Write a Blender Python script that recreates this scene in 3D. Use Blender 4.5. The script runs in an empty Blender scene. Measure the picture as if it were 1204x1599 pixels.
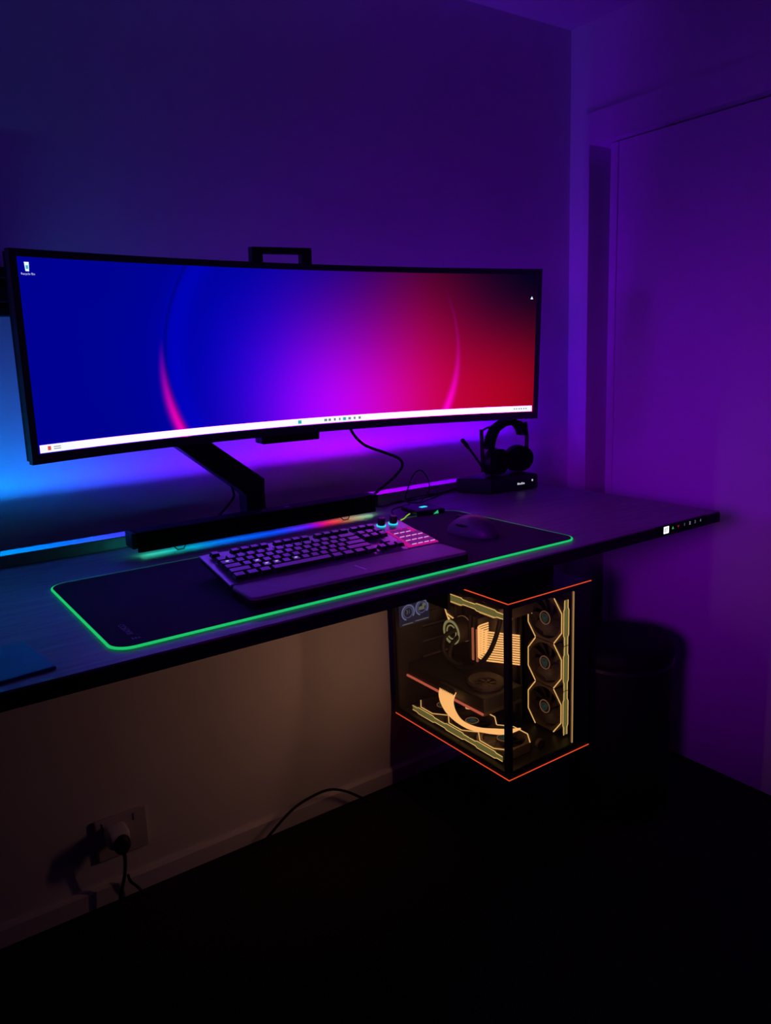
import bpy, bmesh, math, random
from mathutils import Vector, Matrix, Euler
random.seed(7)
PI = math.pi
scene = bpy.context.scene
COL = scene.collection

# ------------------------------------------------------------------ camera
cam_data = bpy.data.cameras.new('camera')
cam = bpy.data.objects.new('camera', cam_data)
COL.objects.link(cam)
F_PX = 1210.85
cam_data.sensor_fit = 'VERTICAL'
cam_data.sensor_height = 36.0
cam_data.lens = 36.0 * F_PX / 1599.0
cam_data.clip_start = 0.02
right = Vector((0.8182213523, -0.5736264188, -0.0382955446))
down = Vector((-0.1469949052, -0.1443453875, -0.9785483672))
fwd = Vector((0.5557934103, 0.8062984192, -0.2024266393))
CAM = Vector((-1.94236, -1.74679, 1.2615))
m = Matrix.Identity(4)
for i in range(3):
    m[i][0], m[i][1], m[i][2], m[i][3] = right[i], -down[i], -fwd[i], CAM[i]
cam.matrix_world = m
scene.camera = cam

# ------------------------------------------------------------------ world, lights, exposure
world = bpy.data.worlds.new('night')
scene.world = world
world.use_nodes = True
world.node_tree.nodes['Background'].inputs[0].default_value = (0.02, 0.01, 0.05, 1)
world.node_tree.nodes['Background'].inputs[1].default_value = 0.1
vs = scene.view_settings
vs.view_transform = 'Standard'
vs.look = 'None'
vs.exposure = 0.0
vs.gamma = 1.0
vs.use_curve_mapping = False

STRIP_GAIN = 260.0        # LED strip behind the desk
SCREEN_GAIN = 1.0
PC_GAIN = 1.0

def area_lamp(name, loc, target, size, energy, color, spread=180.0, size_y=None):
    l = bpy.data.lights.new(name, 'AREA')
    l.shape = 'RECTANGLE' if size_y else 'DISK'
    l.size = size
    if size_y: l.size_y = size_y
    l.energy = energy
    l.color = color
    l.spread = math.radians(spread)
    o = bpy.data.objects.new(name, l)
    COL.objects.link(o)
    o.location = loc
    o.rotation_euler = (Vector(target) - Vector(loc)).to_track_quat('-Z', 'Y').to_euler()
    return o

# violet fill lights added outside the frame to brighten right wall and desk
area_lamp('violet_fill', (-2.85, -0.75, 1.55), (0, -0.52, 1.25), 0.30, 0.42, (0.21, 0.0, 1.0), 45)
area_lamp('violet_fill', (-2.95, -1.90, 1.45), (0, -0.42, 0.80), 0.40, 0.66, (0.40, 0.0, 1.0), 31)

# ------------------------------------------------------------------ constants
ZD = 0.87363             # desk top
XD = -0.324              # desk right end
YF = -0.752              # desk front edge
TH = 0.0253              # desk thickness
ZC = 2.173               # ceiling
E_ = 1e-4

# ------------------------------------------------------------------ materials
def new_mat(name):
    mt = bpy.data.materials.new(name)
    mt.use_nodes = True
    nt = mt.node_tree
    nt.nodes.clear()
    out = nt.nodes.new('ShaderNodeOutputMaterial')
    return mt, nt, out

def N(nt, typ, **kw):
    n = nt.nodes.new(typ)
    for k, v in kw.items():
        setattr(n, k, v)
    return n

def setin(n, **kw):
    for k, v in kw.items():
        n.inputs[k.replace('_', ' ')].default_value = v

def surf(name, col, rough=0.5, metal=0.0, spec=0.5, noise=0.0, nscale=40.0, bump=0.0, bscale=200.0, sheen=0.0):
    """plain surface with a procedural mottling of colour and a fine procedural bump"""
    mt, nt, out = new_mat(name)
    p = N(nt, 'ShaderNodeBsdfPrincipled')
    p.inputs['Base Color'].default_value = (*col, 1)
    p.inputs['Roughness'].default_value = rough
    p.inputs['Metallic'].default_value = metal
    p.inputs['Specular IOR Level'].default_value = spec
    if sheen:
        p.inputs['Sheen Weight'].default_value = sheen
    tc = N(nt, 'ShaderNodeTexCoord')
    if noise:
        nz = N(nt, 'ShaderNodeTexNoise')
        nz.inputs['Scale'].default_value = nscale
        nz.inputs['Detail'].default_value = 4
        nt.links.new(tc.outputs['Object'], nz.inputs['Vector'])
        rp = N(nt, 'ShaderNodeValToRGB')
        a = tuple(max(0, c * (1 - noise)) for c in col)
        b = tuple(min(1, c * (1 + noise)) for c in col)
        rp.color_ramp.elements[0].position = 0.3
        rp.color_ramp.elements[1].position = 0.7
        rp.color_ramp.elements[0].color = (*a, 1)
        rp.color_ramp.elements[1].color = (*b, 1)
        nt.links.new(nz.outputs['Fac'], rp.inputs['Fac'])
        nt.links.new(rp.outputs['Color'], p.inputs['Base Color'])
    if bump:
        nb = N(nt, 'ShaderNodeTexNoise')
        nb.inputs['Scale'].default_value = bscale
        nb.inputs['Detail'].default_value = 3
        nt.links.new(tc.outputs['Object'], nb.inputs['Vector'])
        bp = N(nt, 'ShaderNodeBump')
        bp.inputs['Strength'].default_value = bump
        bp.inputs['Distance'].default_value = 0.002
        nt.links.new(nb.outputs['Fac'], bp.inputs['Height'])
        nt.links.new(bp.outputs['Normal'], p.inputs['Normal'])
    nt.links.new(p.outputs[0], out.inputs[0])
    return mt

def emit(name, col, strength=1.0):
    mt, nt, out = new_mat(name)
    e = N(nt, 'ShaderNodeEmission')
    e.inputs[0].default_value = (*col, 1)
    e.inputs[1].default_value = strength
    nt.links.new(e.outputs[0], out.inputs[0])
    return mt

def emit_ramp(name, stops, x0, x1, strength):
    """light whose colour runs along world x, as the diodes of an addressable strip do"""
    mt, nt, out = new_mat(name)
    g = N(nt, 'ShaderNodeNewGeometry')
    sx = N(nt, 'ShaderNodeSeparateXYZ')
    mr = N(nt, 'ShaderNodeMapRange')
    mr.inputs['From Min'].default_value = x0
    mr.inputs['From Max'].default_value = x1
    rp = N(nt, 'ShaderNodeValToRGB')
    cr = rp.color_ramp
    while len(cr.elements) > 1:
        cr.elements.remove(cr.elements[-1])
    for i, (x, c) in enumerate(stops):
        pos = (x - x0) / (x1 - x0)
        e = cr.elements[0] if i == 0 else cr.elements.new(pos)
        e.position = pos
        e.color = (*c, 1)
    em = N(nt, 'ShaderNodeEmission')
    em.inputs[1].default_value = strength
    nt.links.new(g.outputs['Position'], sx.inputs[0])
    nt.links.new(sx.outputs[0], mr.inputs['Value'])
    nt.links.new(mr.outputs[0], rp.inputs['Fac'])
    nt.links.new(rp.outputs[0], em.inputs[0])
    nt.links.new(em.outputs[0], out.inputs[0])
    return mt

def glass(name, tint=(0.7, 0.66, 0.66), refl=0.05):
    """smoked pane: see-through with a faint mirror on top"""
    mt, nt, out = new_mat(name)
    t = N(nt, 'ShaderNodeBsdfTransparent')
    t.inputs[0].default_value = (*tint, 1)
    gl = N(nt, 'ShaderNodeBsdfGlossy')
    gl.inputs['Roughness'].default_value = 0.02
    lw = N(nt, 'ShaderNodeLayerWeight')
    lw.inputs['Blend'].default_value = 0.15
    ml = N(nt, 'ShaderNodeMath', operation='MULTIPLY_ADD')
    ml.inputs[1].default_value = 0.35
    ml.inputs[2].default_value = refl
    mx = N(nt, 'ShaderNodeMixShader')
    nt.links.new(lw.outputs['Fresnel'], ml.inputs[0])
    nt.links.new(ml.outputs[0], mx.inputs['Fac'])
    nt.links.new(t.outputs[0], mx.inputs[1])
    nt.links.new(gl.outputs[0], mx.inputs[2])
    nt.links.new(mx.outputs[0], out.inputs[0])
    return mt

def diffuser(name, front, through):
    """smoked plastic lip that lets a little light through"""
    mt, nt, out = new_mat(name)
    nz = N(nt, 'ShaderNodeTexNoise')
    nz.inputs['Scale'].default_value = 30.0
    d = N(nt, 'ShaderNodeBsdfDiffuse')
    d.inputs[0].default_value = (front, front, front, 1)
    t = N(nt, 'ShaderNodeBsdfTranslucent')
    rp = N(nt, 'ShaderNodeValToRGB')
    rp.color_ramp.elements[0].color = (through * 0.9,) * 3 + (1,)
    rp.color_ramp.elements[1].color = (through * 1.1,) * 3 + (1,)
    a = N(nt, 'ShaderNodeAddShader')
    nt.links.new(nz.outputs['Fac'], rp.inputs[0])
    nt.links.new(rp.outputs[0], t.inputs[0])
    nt.links.new(d.outputs[0], a.inputs[0])
    nt.links.new(t.outputs[0], a.inputs[1])
    nt.links.new(a.outputs[0], out.inputs[0])
    return mt

def wood_black(name):
    """black oak-grain laminate"""
    mt, nt, out = new_mat(name)
    p = N(nt, 'ShaderNodeBsdfPrincipled')
    tc = N(nt, 'ShaderNodeTexCoord')
    mp = N(nt, 'ShaderNodeMapping')
    mp.inputs['Scale'].default_value = (3.0, 45.0, 20.0)
    nz = N(nt, 'ShaderNodeTexNoise')
    nz.inputs['Scale'].default_value = 2.2
    nz.inputs['Detail'].default_value = 6
    nz.inputs['Distortion'].default_value = 1.2
    rp = N(nt, 'ShaderNodeValToRGB')
    rp.color_ramp.elements[0].color = (0.17, 0.17, 0.18, 1)
    rp.color_ramp.elements[1].color = (0.33, 0.31, 0.32, 1)
    rp.color_ramp.elements[0].position = 0.3
    rp.color_ramp.elements[1].position = 0.75
    bp = N(nt, 'ShaderNodeBump')
    bp.inputs['Strength'].default_value = 0.25
    bp.inputs['Distance'].default_value = 0.001
    nt.links.new(tc.outputs['Object'], mp.inputs[0])
    nt.links.new(mp.outputs[0], nz.inputs['Vector'])
    nt.links.new(nz.outputs['Fac'], rp.inputs[0])
    nt.links.new(rp.outputs[0], p.inputs['Base Color'])
    nt.links.new(nz.outputs['Fac'], bp.inputs['Height'])
    nt.links.new(bp.outputs[0], p.inputs['Normal'])
    p.inputs['Roughness'].default_value = 0.42
    p.inputs['Specular IOR Level'].default_value = 0.55
    nt.links.new(p.outputs[0], out.inputs[0])
    return mt

def math_node(nt, op, a, b=None, c=None):
    n = N(nt, 'ShaderNodeMath', operation=op)
    for i, v in enumerate((a, b, c)):
        if v is None:
            continue
        if isinstance(v, (int, float)):
            n.inputs[i].default_value = v
        else:
            nt.links.new(v, n.inputs[i])
    return n.outputs[0]

SCR_W, SCR_H = 1.195, 0.36

def wallpaper(name):
    """the picture the monitor shows: blue to violet to crimson glow with a large thin ring"""
    mt, nt, out = new_mat(name)
    uv = N(nt, 'ShaderNodeUVMap')
    sx = N(nt, 'ShaderNodeSeparateXYZ')
    nt.links.new(uv.outputs[0], sx.inputs[0])
    U, V = sx.outputs[0], sx.outputs[1]
    M = lambda op, a, b=None, c=None: math_node(nt, op, a, b, c)
    def gauss(u0, v0, su, sv, amp):
        a = M('POWER', M('ABSOLUTE', M('DIVIDE', M('SUBTRACT', U, u0), su)), 2.0)
        b = M('POWER', M('ABSOLUTE', M('DIVIDE', M('SUBTRACT', V, v0), sv)), 2.0)
        return M('MULTIPLY', M('EXPONENT', M('MULTIPLY', M('ADD', a, b), -1.0)), amp)
    def smooth(x, e0, e1):
        n = N(nt, 'ShaderNodeMapRange', interpolation_type='SMOOTHSTEP')
        nt.links.new(x, n.inputs['Value'])
        n.inputs['From Min'].default_value = e0
        n.inputs['From Max'].default_value = e1
        return n.outputs[0]
    def add(*xs):
        r = xs[0]
        for x in xs[1:]:
            r = M('ADD', r, x)
        return r
    red = add(gauss(0.70, 0.04, 0.155, 0.60, 0.55), gauss(0.93, 0.10, 0.15, 0.52, 0.36), gauss(0.535, 0.08, 0.115, 0.48, 0.24),
              gauss(0.76, 0.62, 0.10, 0.5, 0.09))
    blue = add(M('MULTIPLY', smooth(U, 0.80, 0.42), 0.27), gauss(0.38, 0.40, 0.14, 0.6, 0.22), gauss(0.545, 0.06, 0.155, 0.52, 0.70),
               gauss(0.80, 0.5, 0.2, 0.8, 0.022))
    red = M('MULTIPLY', red, M('SUBTRACT', 1.0, gauss(1.03, 1.02, 0.20, 0.50, 0.93)))
    # the ring: distance from its centre in metres
    du = M('MULTIPLY', M('SUBTRACT', U, 0.5225), SCR_W)
    dv = M('MULTIPLY', M('SUBTRACT', V, 0.46), SCR_H)
    rr = M('SQRT', M('ADD', M('MULTIPLY', du, du), M('MULTIPLY', dv, dv)))
    d = M('SUBTRACT', rr, 0.368)
    wid = M('ADD', M('MULTIPLY', smooth(V, 0.75, 0.0), 0.0060), 0.0030)
    line = M('EXPONENT', M('MULTIPLY', M('POWER', M('ABSOLUTE', M('DIVIDE', M('ADD', d, 0.004), wid)), 2.0), -1.0))
    low = M('POWER', smooth(V, 0.62, -0.05), 1.3)
    leftside = smooth(U, 0.52, 0.5)
    rightside = M('SUBTRACT', 1.0, leftside)
    ringl = M('MULTIPLY', M('MULTIPLY', line, low), leftside)
    ringr = M('MULTIPLY', M('MULTIPLY', line, M('ADD', M('MULTIPLY', low, 0.85), M('MULTIPLY', smooth(V, 0.95, 0.5), 0.12))), rightside)
    halo = M('MULTIPLY', M('EXPONENT', M('MULTIPLY', M('POWER', M('ABSOLUTE', M('DIVIDE', M('ADD', d, 0.032), 0.026)), 2.0), -1.0)), leftside)
    red = add(red, M('MULTIPLY', ringl, 0.95), M('MULTIPLY', ringr, 0.55))
    blue = add(blue, M('MULTIPLY', halo, 0.13), M('MULTIPLY', ringl, 0.12), M('MULTIPLY', ringr, 0.62))
    # faint darker hairline inside the ring on its left side
    hair = M('MULTIPLY', M('EXPONENT', M('MULTIPLY', M('POWER', M('ABSOLUTE', M('DIVIDE', M('ADD', d, 0.012), 0.004)), 2.0), -1.0)), leftside)
    blue = M('MULTIPLY', blue, M('SUBTRACT', 1.0, M('MULTIPLY', hair, 0.35)))
    cb = N(nt, 'ShaderNodeCombineXYZ')
    nt.links.new(red, cb.inputs[0])
    cb.inputs[1].default_value = 0.0006
    nt.links.new(M('ADD', blue, 0.006), cb.inputs[2])
    e = N(nt, 'ShaderNodeEmission')
    e.inputs[1].default_value = SCREEN_GAIN
    nt.links.new(cb.outputs[0], e.inputs[0])
    nt.links.new(e.outputs[0], out.inputs[0])
    return mt

MAT = dict(
    wall=surf('wall_paint', (0.78, 0.77, 0.78), 0.8, spec=0.2, noise=0.03, nscale=6, bump=0.08, bscale=350),
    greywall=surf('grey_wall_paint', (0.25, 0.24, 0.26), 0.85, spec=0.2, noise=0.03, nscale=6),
    ceiling=surf('ceiling_paint', (0.55, 0.54, 0.56), 0.9, spec=0.1, noise=0.02, nscale=6),
    trim=surf('trim_paint', (0.74, 0.73, 0.74), 0.45, noise=0.02, nscale=10),
    door=surf('door_paint', (0.74, 0.72, 0.74), 0.6, spec=0.3, noise=0.02, nscale=5),
    carpet=surf('dark_carpet', (0.03, 0.022, 0.03), 0.95, spec=0.05, noise=0.5, nscale=160, bump=0.8, bscale=420),
    desk=wood_black('black_wood_laminate'),
    edge=surf('black_edge_band', (0.012, 0.012, 0.014), 0.6, spec=0.2, noise=0.2),
    black=surf('black_plastic', (0.012, 0.012, 0.015), 0.45, spec=0.35, noise=0.2, nscale=60),
    matte=surf('matte_black', (0.008, 0.008, 0.010), 0.75, spec=0.15, noise=0.3, nscale=90),
    metal=surf('black_steel', (0.02, 0.02, 0.024), 0.42, spec=0.4, noise=0.2, nscale=50),
    bezel=surf('bezel_plastic', (0.055, 0.05, 0.065), 0.33, spec=0.5, noise=0.15),
    alu=surf('brushed_aluminium', (0.30, 0.30, 0.33), 0.45, metal=0.6, noise=0.1, nscale=80),
    chan=surf('channel_aluminium', (0.22, 0.22, 0.24), 0.5, noise=0.1, nscale=80),
    lip=diffuser('milky_diffuser', 0.08, 0.05),
    keyplate=surf('keyboard_plate', (0.45, 0.43, 0.5), 0.36, metal=0.6, noise=0.1, nscale=120),
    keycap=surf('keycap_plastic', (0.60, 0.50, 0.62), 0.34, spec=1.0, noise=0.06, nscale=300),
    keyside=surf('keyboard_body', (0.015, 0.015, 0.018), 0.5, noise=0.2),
    leather=surf('wrist_rest_skin', (0.22, 0.12, 0.22), 0.45, spec=0.6, noise=0.12, nscale=120, bump=0.2, bscale=700),
    cloth=surf('mat_cloth', (0.055, 0.045, 0.075), 0.8, spec=0.1, noise=0.2, nscale=400, bump=0.25, bscale=1500),
    mouse=surf('mouse_shell', (0.10, 0.09, 0.11), 0.42, spec=0.45, noise=0.1, nscale=90),
    cable=surf('cable_rubber', (0.012, 0.011, 0.014), 0.55, spec=0.3, noise=0.2),
    foam=surf('headset_foam', (0.006, 0.006, 0.008), 0.9, spec=0.1, noise=0.3, nscale=200, bump=0.3),
    stool=surf('dark_upholstery', (0.008, 0.007, 0.010), 0.7, spec=0.15, noise=0.2, nscale=80, bump=0.2),
    outlet=surf('outlet_plastic', (0.55, 0.53, 0.55), 0.4, noise=0.02),
    white=surf('white_plastic', (0.75, 0.75, 0.78), 0.4, noise=0.02),
    teal=surf('teal_pad', (0.03, 0.42, 0.45), 0.4, spec=0.3, noise=0.12, nscale=14),
    pcblack=surf('case_steel', (0.016, 0.014, 0.015), 0.45, spec=0.4, noise=0.2, nscale=60),
    tray=surf('motherboard_dark', (0.05, 0.038, 0.036), 0.5, spec=0.4, noise=0.4, nscale=30),
    heatsink=surf('dark_heatsink', (0.07, 0.055, 0.05), 0.4, metal=0.5, noise=0.15),
    fan=surf('fan_plastic', (0.10, 0.075, 0.06), 0.5, spec=0.4, noise=0.15),
    blade=surf('fan_blade', (0.045, 0.035, 0.033), 0.45, spec=0.4, noise=0.15),
    print=surf('grey_print', (0.6, 0.58, 0.62), 0.7, noise=0.1),
    glass=glass('smoked_glass'),
)

EM = dict(
    mat_green=emit('mat_rim_green', (0.012, 0.52, 0.15), 1.0),
    mat_left=emit('mat_rim_spring_green', (0.05, 0.62, 0.13), 1.0),
    orange=emit('edge_line_orange', (0.85, 0.075, 0.02), 1.0),
    yellow=emit('fan_line_yellow', (0.95, 0.60, 0.18), 1.9),
    bar=emit('fan_bar_green', (0.20, 0.20, 0.055), 1.25),
    strand=emit('lit_cable_amber', (1.0, 0.54, 0.17), 2.3),
    gpu=emit('card_line_pink', (0.85, 0.17, 0.10), 1.2),
    ring=emit('pump_ring', (0.42, 0.40, 0.16), 1.0),
    emblem=emit('hub_emblem_teal', (0.035, 0.065, 0.05), 1.0),
    hubglow=emit('hub_ring_tan', (0.30, 0.15, 0.07), 1.0),
    ram=emit('memory_bar_orange', (0.50, 0.15, 0.06), 1.2),
    lcd=emit('small_screen_blue', (0.022, 0.022, 0.055), 1.0),
    lcdw=emit('small_screen_marks', (0.22, 0.26, 0.50), 1.0),
    lcdg=emit('small_screen_olive', (0.22, 0.24, 0.16), 1.0),
    white=emit('white_light', (1.0, 1.0, 1.0), 1.3),
    taskboost=emit_ramp('taskbar_violet_boost', [(-1.7, (2.2, 0.98, 13.0)), (-1.3, (4.0, 0.98, 18.0)), (-0.95, (8.0, 0.98, 17.0)), (-0.5, (8.0, 0.98, 9.0))], -1.7, -0.5, 1.0),  # violet emission overdriven past white, added to tint keyboard and wrist rest
    traywhite=emit('icon_tray_white', (0.94, 0.97, 1.0), 1.0),
    cyan=emit('cyan_light', (0.03, 0.62, 0.85), 1.2),
    icon=emit('taskbar_icon_grey', (0.18, 0.20, 0.30), 1.0),
    iconc=emit('taskbar_icon_cyan', (0.02, 0.42, 0.55), 1.0),
    iconr=emit('taskbar_icon_red', (0.75, 0.08, 0.06), 1.0),
    label=emit('desktop_label', (0.62, 0.55, 0.95), 1.0),
    bin=emit('bin_icon', (0.72, 0.88, 1.0), 1.1),
    binc=emit('bin_arrows', (0.05, 0.45, 0.55), 1.0),
    pink=emit('keypad_pink', (0.50, 0.006, 0.26), 1.0),
    tile=emit('keypad_tile', (0.14, 0.01, 0.20), 1.0),
    tilew=emit('keypad_edge', (0.70, 0.38, 0.80), 1.0),
    led=emit('small_white_led', (0.65, 0.65, 0.8), 1.0),
    dimled=emit('dim_white_led', (0.22, 0.25, 0.36), 1.0),
    grn=emit('small_green_led', (0.05, 0.30, 0.06), 1.0),
    red=emit('small_red_led', (0.22, 0.01, 0.015), 1.0),
    sail=emit('controller_sail', (0.02, 0.45, 0.20), 1.0),
    edgeglint=emit('painted_edge_glint', (0.36, 0.20, 0.075), 0.9),
)

# ------------------------------------------------------------------ mesh builder
class MB:
    def __init__(self):
        self.bm = bmesh.new()
        self.uv = None

    def box(self, x0, x1, y0, y1, z0, z1, bevel=0.0, seg=2, mat=None):
        vs_ = [self.bm.verts.new((x, y, z)) for x in (x0, x1) for y in (y0, y1) for z in (z0, z1)]
        idx = [(0, 1, 3, 2), (4, 6, 7, 5), (0, 4, 5, 1), (2, 3, 7, 6), (0, 2, 6, 4), (1, 5, 7, 3)]
        fs = [self.bm.faces.new([vs_[i] for i in f]) for f in idx]
        if bevel:
            es = list({e for f in fs for e in f.edges})
            bmesh.ops.bevel(self.bm, geom=es, offset=bevel, segments=seg, profile=0.5, affect='EDGES')
        return self

    def prism(self, pts, d0, d1, axis='z', bevel=0.0, seg=2):
        """polygon given in the plane normal to axis, drawn out from d0 to d1"""
        def mk(p, d):
            a, b = p
            return {'z': (a, b, d), 'y': (a, d, b), 'x': (d, a, b)}[axis]
        lo = [self.bm.verts.new(mk(p, d0)) for p in pts]
        hi = [self.bm.verts.new(mk(p, d1)) for p in pts]
        n = len(pts)
        fs = [self.bm.faces.new(lo[::-1]), self.bm.faces.new(hi)]
        for i in range(n):
            fs.append(self.bm.faces.new((lo[i], lo[(i + 1) % n], hi[(i + 1) % n], hi[i])))
        bmesh.ops.recalc_face_normals(self.bm, faces=fs)
        if bevel:
            es = list({e for f in fs[:2] for e in f.edges})
            bmesh.ops.bevel(self.bm, geom=es, offset=bevel, segments=seg, profile=0.5, affect='EDGES')
        return self

    def lathe(self, prof, center=(0, 0, 0), axis='z', n=40, closed=False):
        """profile of (radius, height) turned about the axis"""
        rings = []
        cx, cy, cz = center
        for r, h in prof:
            ring = []
            for k in range(n):
                a = 2 * PI * k / n
                u, v = r * math.cos(a), r * math.sin(a)
                p = {'z': (cx + u, cy + v, cz + h), 'y': (cx + u, cy + h, cz + v), 'x': (cx + h, cy + u, cz + v)}[axis]
                ring.append(self.bm.verts.new(p))
            rings.append(ring)
        fs = []
        for i in range(len(rings) - 1):
            for k in range(n):
                fs.append(self.bm.faces.new((rings[i][k], rings[i][(k + 1) % n], rings[i + 1][(k + 1) % n], rings[i + 1][k])))
        if closed:
            for k in range(n):
                fs.append(self.bm.faces.new((rings[-1][k], rings[-1][(k + 1) % n], rings[0][(k + 1) % n], rings[0][k])))
        else:
            fs.append(self.bm.faces.new(rings[0][::-1]))
            fs.append(self.bm.faces.new(rings[-1]))
        bmesh.ops.recalc_face_normals(self.bm, faces=fs)
        return self

    def tube(self, pts, r, n=10, smooth=0, closed=False, rad=None):
        pts = [Vector(p) for p in pts]
        if smooth:
            pts = catmull(pts, smooth, closed)
        m_ = len(pts)
        rings = []
        prev = None
        for i, p in enumerate(pts):
            if closed:
                t = pts[(i + 1) % m_] - pts[i - 1]
            else:
                t = pts[min(i + 1, m_ - 1)] - pts[max(i - 1, 0)]
            t.normalize()
            if prev is None:
                up = Vector((0, 0, 1)) if abs(t.z) < 0.9 else Vector((0, 1, 0))
                a = t.cross(up).normalized()
            else:
                a = (prev - t * prev.dot(t)).normalized()
            prev = a
            b = t.cross(a)
            rr = rad(i / max(1, m_ - 1)) if rad else r
            rings.append([self.bm.verts.new(p + (a * math.cos(2 * PI * k / n) + b * math.sin(2 * PI * k / n)) * rr) for k in range(n)])
        fs = []
        for i in range(m_ if closed else m_ - 1):
            A, B = rings[i], rings[(i + 1) % m_]
            for k in range(n):
                fs.append(self.bm.faces.new((A[k], A[(k + 1) % n], B[(k + 1) % n], B[k])))
        if not closed:
            fs.append(self.bm.faces.new(rings[0][::-1]))
            fs.append(self.bm.faces.new(rings[-1]))
        bmesh.ops.recalc_face_normals(self.bm, faces=fs)
        return self

    def bar(self, pts, w, h, nrm, closed=False):
        """flat ribbon of section w x h along a polyline lying in the plane normal to nrm"""
        pts = [Vector(p) for p in pts]
        nrm = Vector(nrm).normalized()
        k = len(pts)
        secs = []
        for i, p in enumerate(pts):
            if closed:
                d0 = (p - pts[i - 1]).normalized(); d1 = (pts[(i + 1) % k] - p).normalized()
            else:
                d0 = (p - pts[max(i - 1, 0)]); d1 = (pts[min(i + 1, k - 1)] - p)
                d0 = d0.normalized() if d0.length > 1e-9 else d1.normalized()
                d1 = d1.normalized() if d1.length > 1e-9 else d0
            t = (d0 + d1).normalized()
            s = nrm.cross(t)
            c = max(0.5, t.dot(d1))
            s = s * (w / 2 / c)
            secs.append([self.bm.verts.new(q) for q in (p - s - nrm * h / 2, p + s - nrm * h / 2, p + s + nrm * h / 2, p - s + nrm * h / 2)])
        fs = []
        for i in range(k if closed else k - 1):
            A, B = secs[i], secs[(i + 1) % k]
            for j in range(4):
                fs.append(self.bm.faces.new((A[j], A[(j + 1) % 4], B[(j + 1) % 4], B[j])))
        if not closed:
            fs.append(self.bm.faces.new(secs[0][::-1])); fs.append(self.bm.faces.new(secs[-1]))
        bmesh.ops.recalc_face_normals(self.bm, faces=fs)
        return self

    def grid(self, fn, us, vs_, uvs=False):
        V = [[self.bm.verts.new(fn(u, v)) for v in vs_] for u in us]
        if uvs and self.uv is None:
            self.uv = self.bm.loops.layers.uv.new('UVMap')
        for i in range(len(us) - 1):
            for j in range(len(vs_) - 1):
                f = self.bm.faces.new((V[i][j], V[i + 1][j], V[i + 1][j + 1], V[i][j + 1]))
                if uvs:
                    for lp, (a, b) in zip(f.loops, ((i, j), (i + 1, j), (i + 1, j + 1), (i, j + 1))):
                        lp[self.uv].uv = (us[a], vs_[b])
        return self

    def ellipsoid(self, c, r, nu=28, nv=16, deform=None):
        rows = []
        for j in range(nv + 1):
            ph = PI * j / nv
            row = []
            for i in range(nu):
                th = 2 * PI * i / nu
                p = Vector((math.sin(ph) * math.cos(th) * r[0], math.sin(ph) * math.sin(th) * r[1], math.cos(ph) * r[2]))
                if deform:
                    p = deform(p)
                row.append(p + Vector(c))
            rows.append(row)
        top = self.bm.verts.new(rows[0][0]); bot = self.bm.verts.new(rows[-1][0])
        R_ = [[self.bm.verts.new(p) for p in row] for row in rows[1:-1]]
        fs = []
        for i in range(nu):
            fs.append(self.bm.faces.new((top, R_[0][i], R_[0][(i + 1) % nu])))
            fs.append(self.bm.faces.new((bot, R_[-1][(i + 1) % nu], R_[-1][i])))
            for j in range(len(R_) - 1):
                fs.append(self.bm.faces.new((R_[j][i], R_[j + 1][i], R_[j + 1][(i + 1) % nu], R_[j][(i + 1) % nu])))
        bmesh.ops.recalc_face_normals(self.bm, faces=fs)
        return self

    def map(self, fn):
        for v in self.bm.verts:
            v.co = fn(v.co)
        return self

    def mesh(self, name, mat, smooth=False):
        me = bpy.data.meshes.new(name)
        self.bm.to_mesh(me)
        self.bm.free()
        me.materials.append(mat)
        if smooth:
            me.shade_smooth()
            try:
                me.set_sharp_from_angle(angle=math.radians(40))
            except Exception:
                pass
        return me

def catmull(pts, n, closed=False):
    out = []
    m_ = len(pts)
    rng = range(m_) if closed else range(m_ - 1)
    for i in rng:
        p1, p2 = pts[i], pts[(i + 1) % m_]
        p0 = pts[i - 1] if (closed or i > 0) else p1 * 2 - p2
        p3 = pts[(i + 2) % m_] if (closed or i + 2 < m_) else p2 * 2 - p1
        for k in range(n):
            t = k / n
            out.append(0.5 * ((2 * p1) + (p2 - p0) * t + (2 * p0 - 5 * p1 + 4 * p2 - p3) * t * t + (3 * p1 - p0 - 3 * p2 + p3) * t ** 3))
    if not closed:
        out.append(pts[-1].copy())
    return out

def tag(o, label=None, cat=None, group=None, kind=None):
    if label: o['label'] = label
    if cat: o['category'] = cat
    if group: o['group'] = group
    if kind: o['kind'] = kind
    return o

def thing(name, label, cat, loc=(0, 0, 0), rot=(0, 0, 0), group=None):
    o = bpy.data.objects.new(name, None)
    o.empty_display_size = 0.05
    COL.objects.link(o)
    o.location = loc
    o.rotation_euler = rot
    return tag(o, label, cat, group)

WORLD_OFFSET = {}
def part(name, mb, mat, parent, smooth=False, world=True, label=None):
    """world=True: the mesh was drawn in scene coordinates and the thing is unrotated"""
    root = parent
    while root.parent:
        root = root.parent
    if world:
        off = Vector(root.location)
        for v in mb.bm.verts:
            v.co -= off
    o = bpy.data.objects.new(name, mb.mesh(name, mat, smooth))
    COL.objects.link(o)
    o.parent = parent
    if label: o['label'] = label
    return o

def single(name, mb, mat, label, cat, loc=(0, 0, 0), smooth=False, group=None):
    off = Vector(loc)
    for v in mb.bm.verts:
        v.co -= off
    o = bpy.data.objects.new(name, mb.mesh(name, mat, smooth))
    COL.objects.link(o)
    o.location = loc
    return tag(o, label, cat, group)

def struct(name, mb, mat, parent=None, smooth=False):
    o = bpy.data.objects.new(name, mb.mesh(name, mat, smooth))
    COL.objects.link(o)
    if parent: o.parent = parent
    else: o['kind'] = 'structure'
    return o

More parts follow.
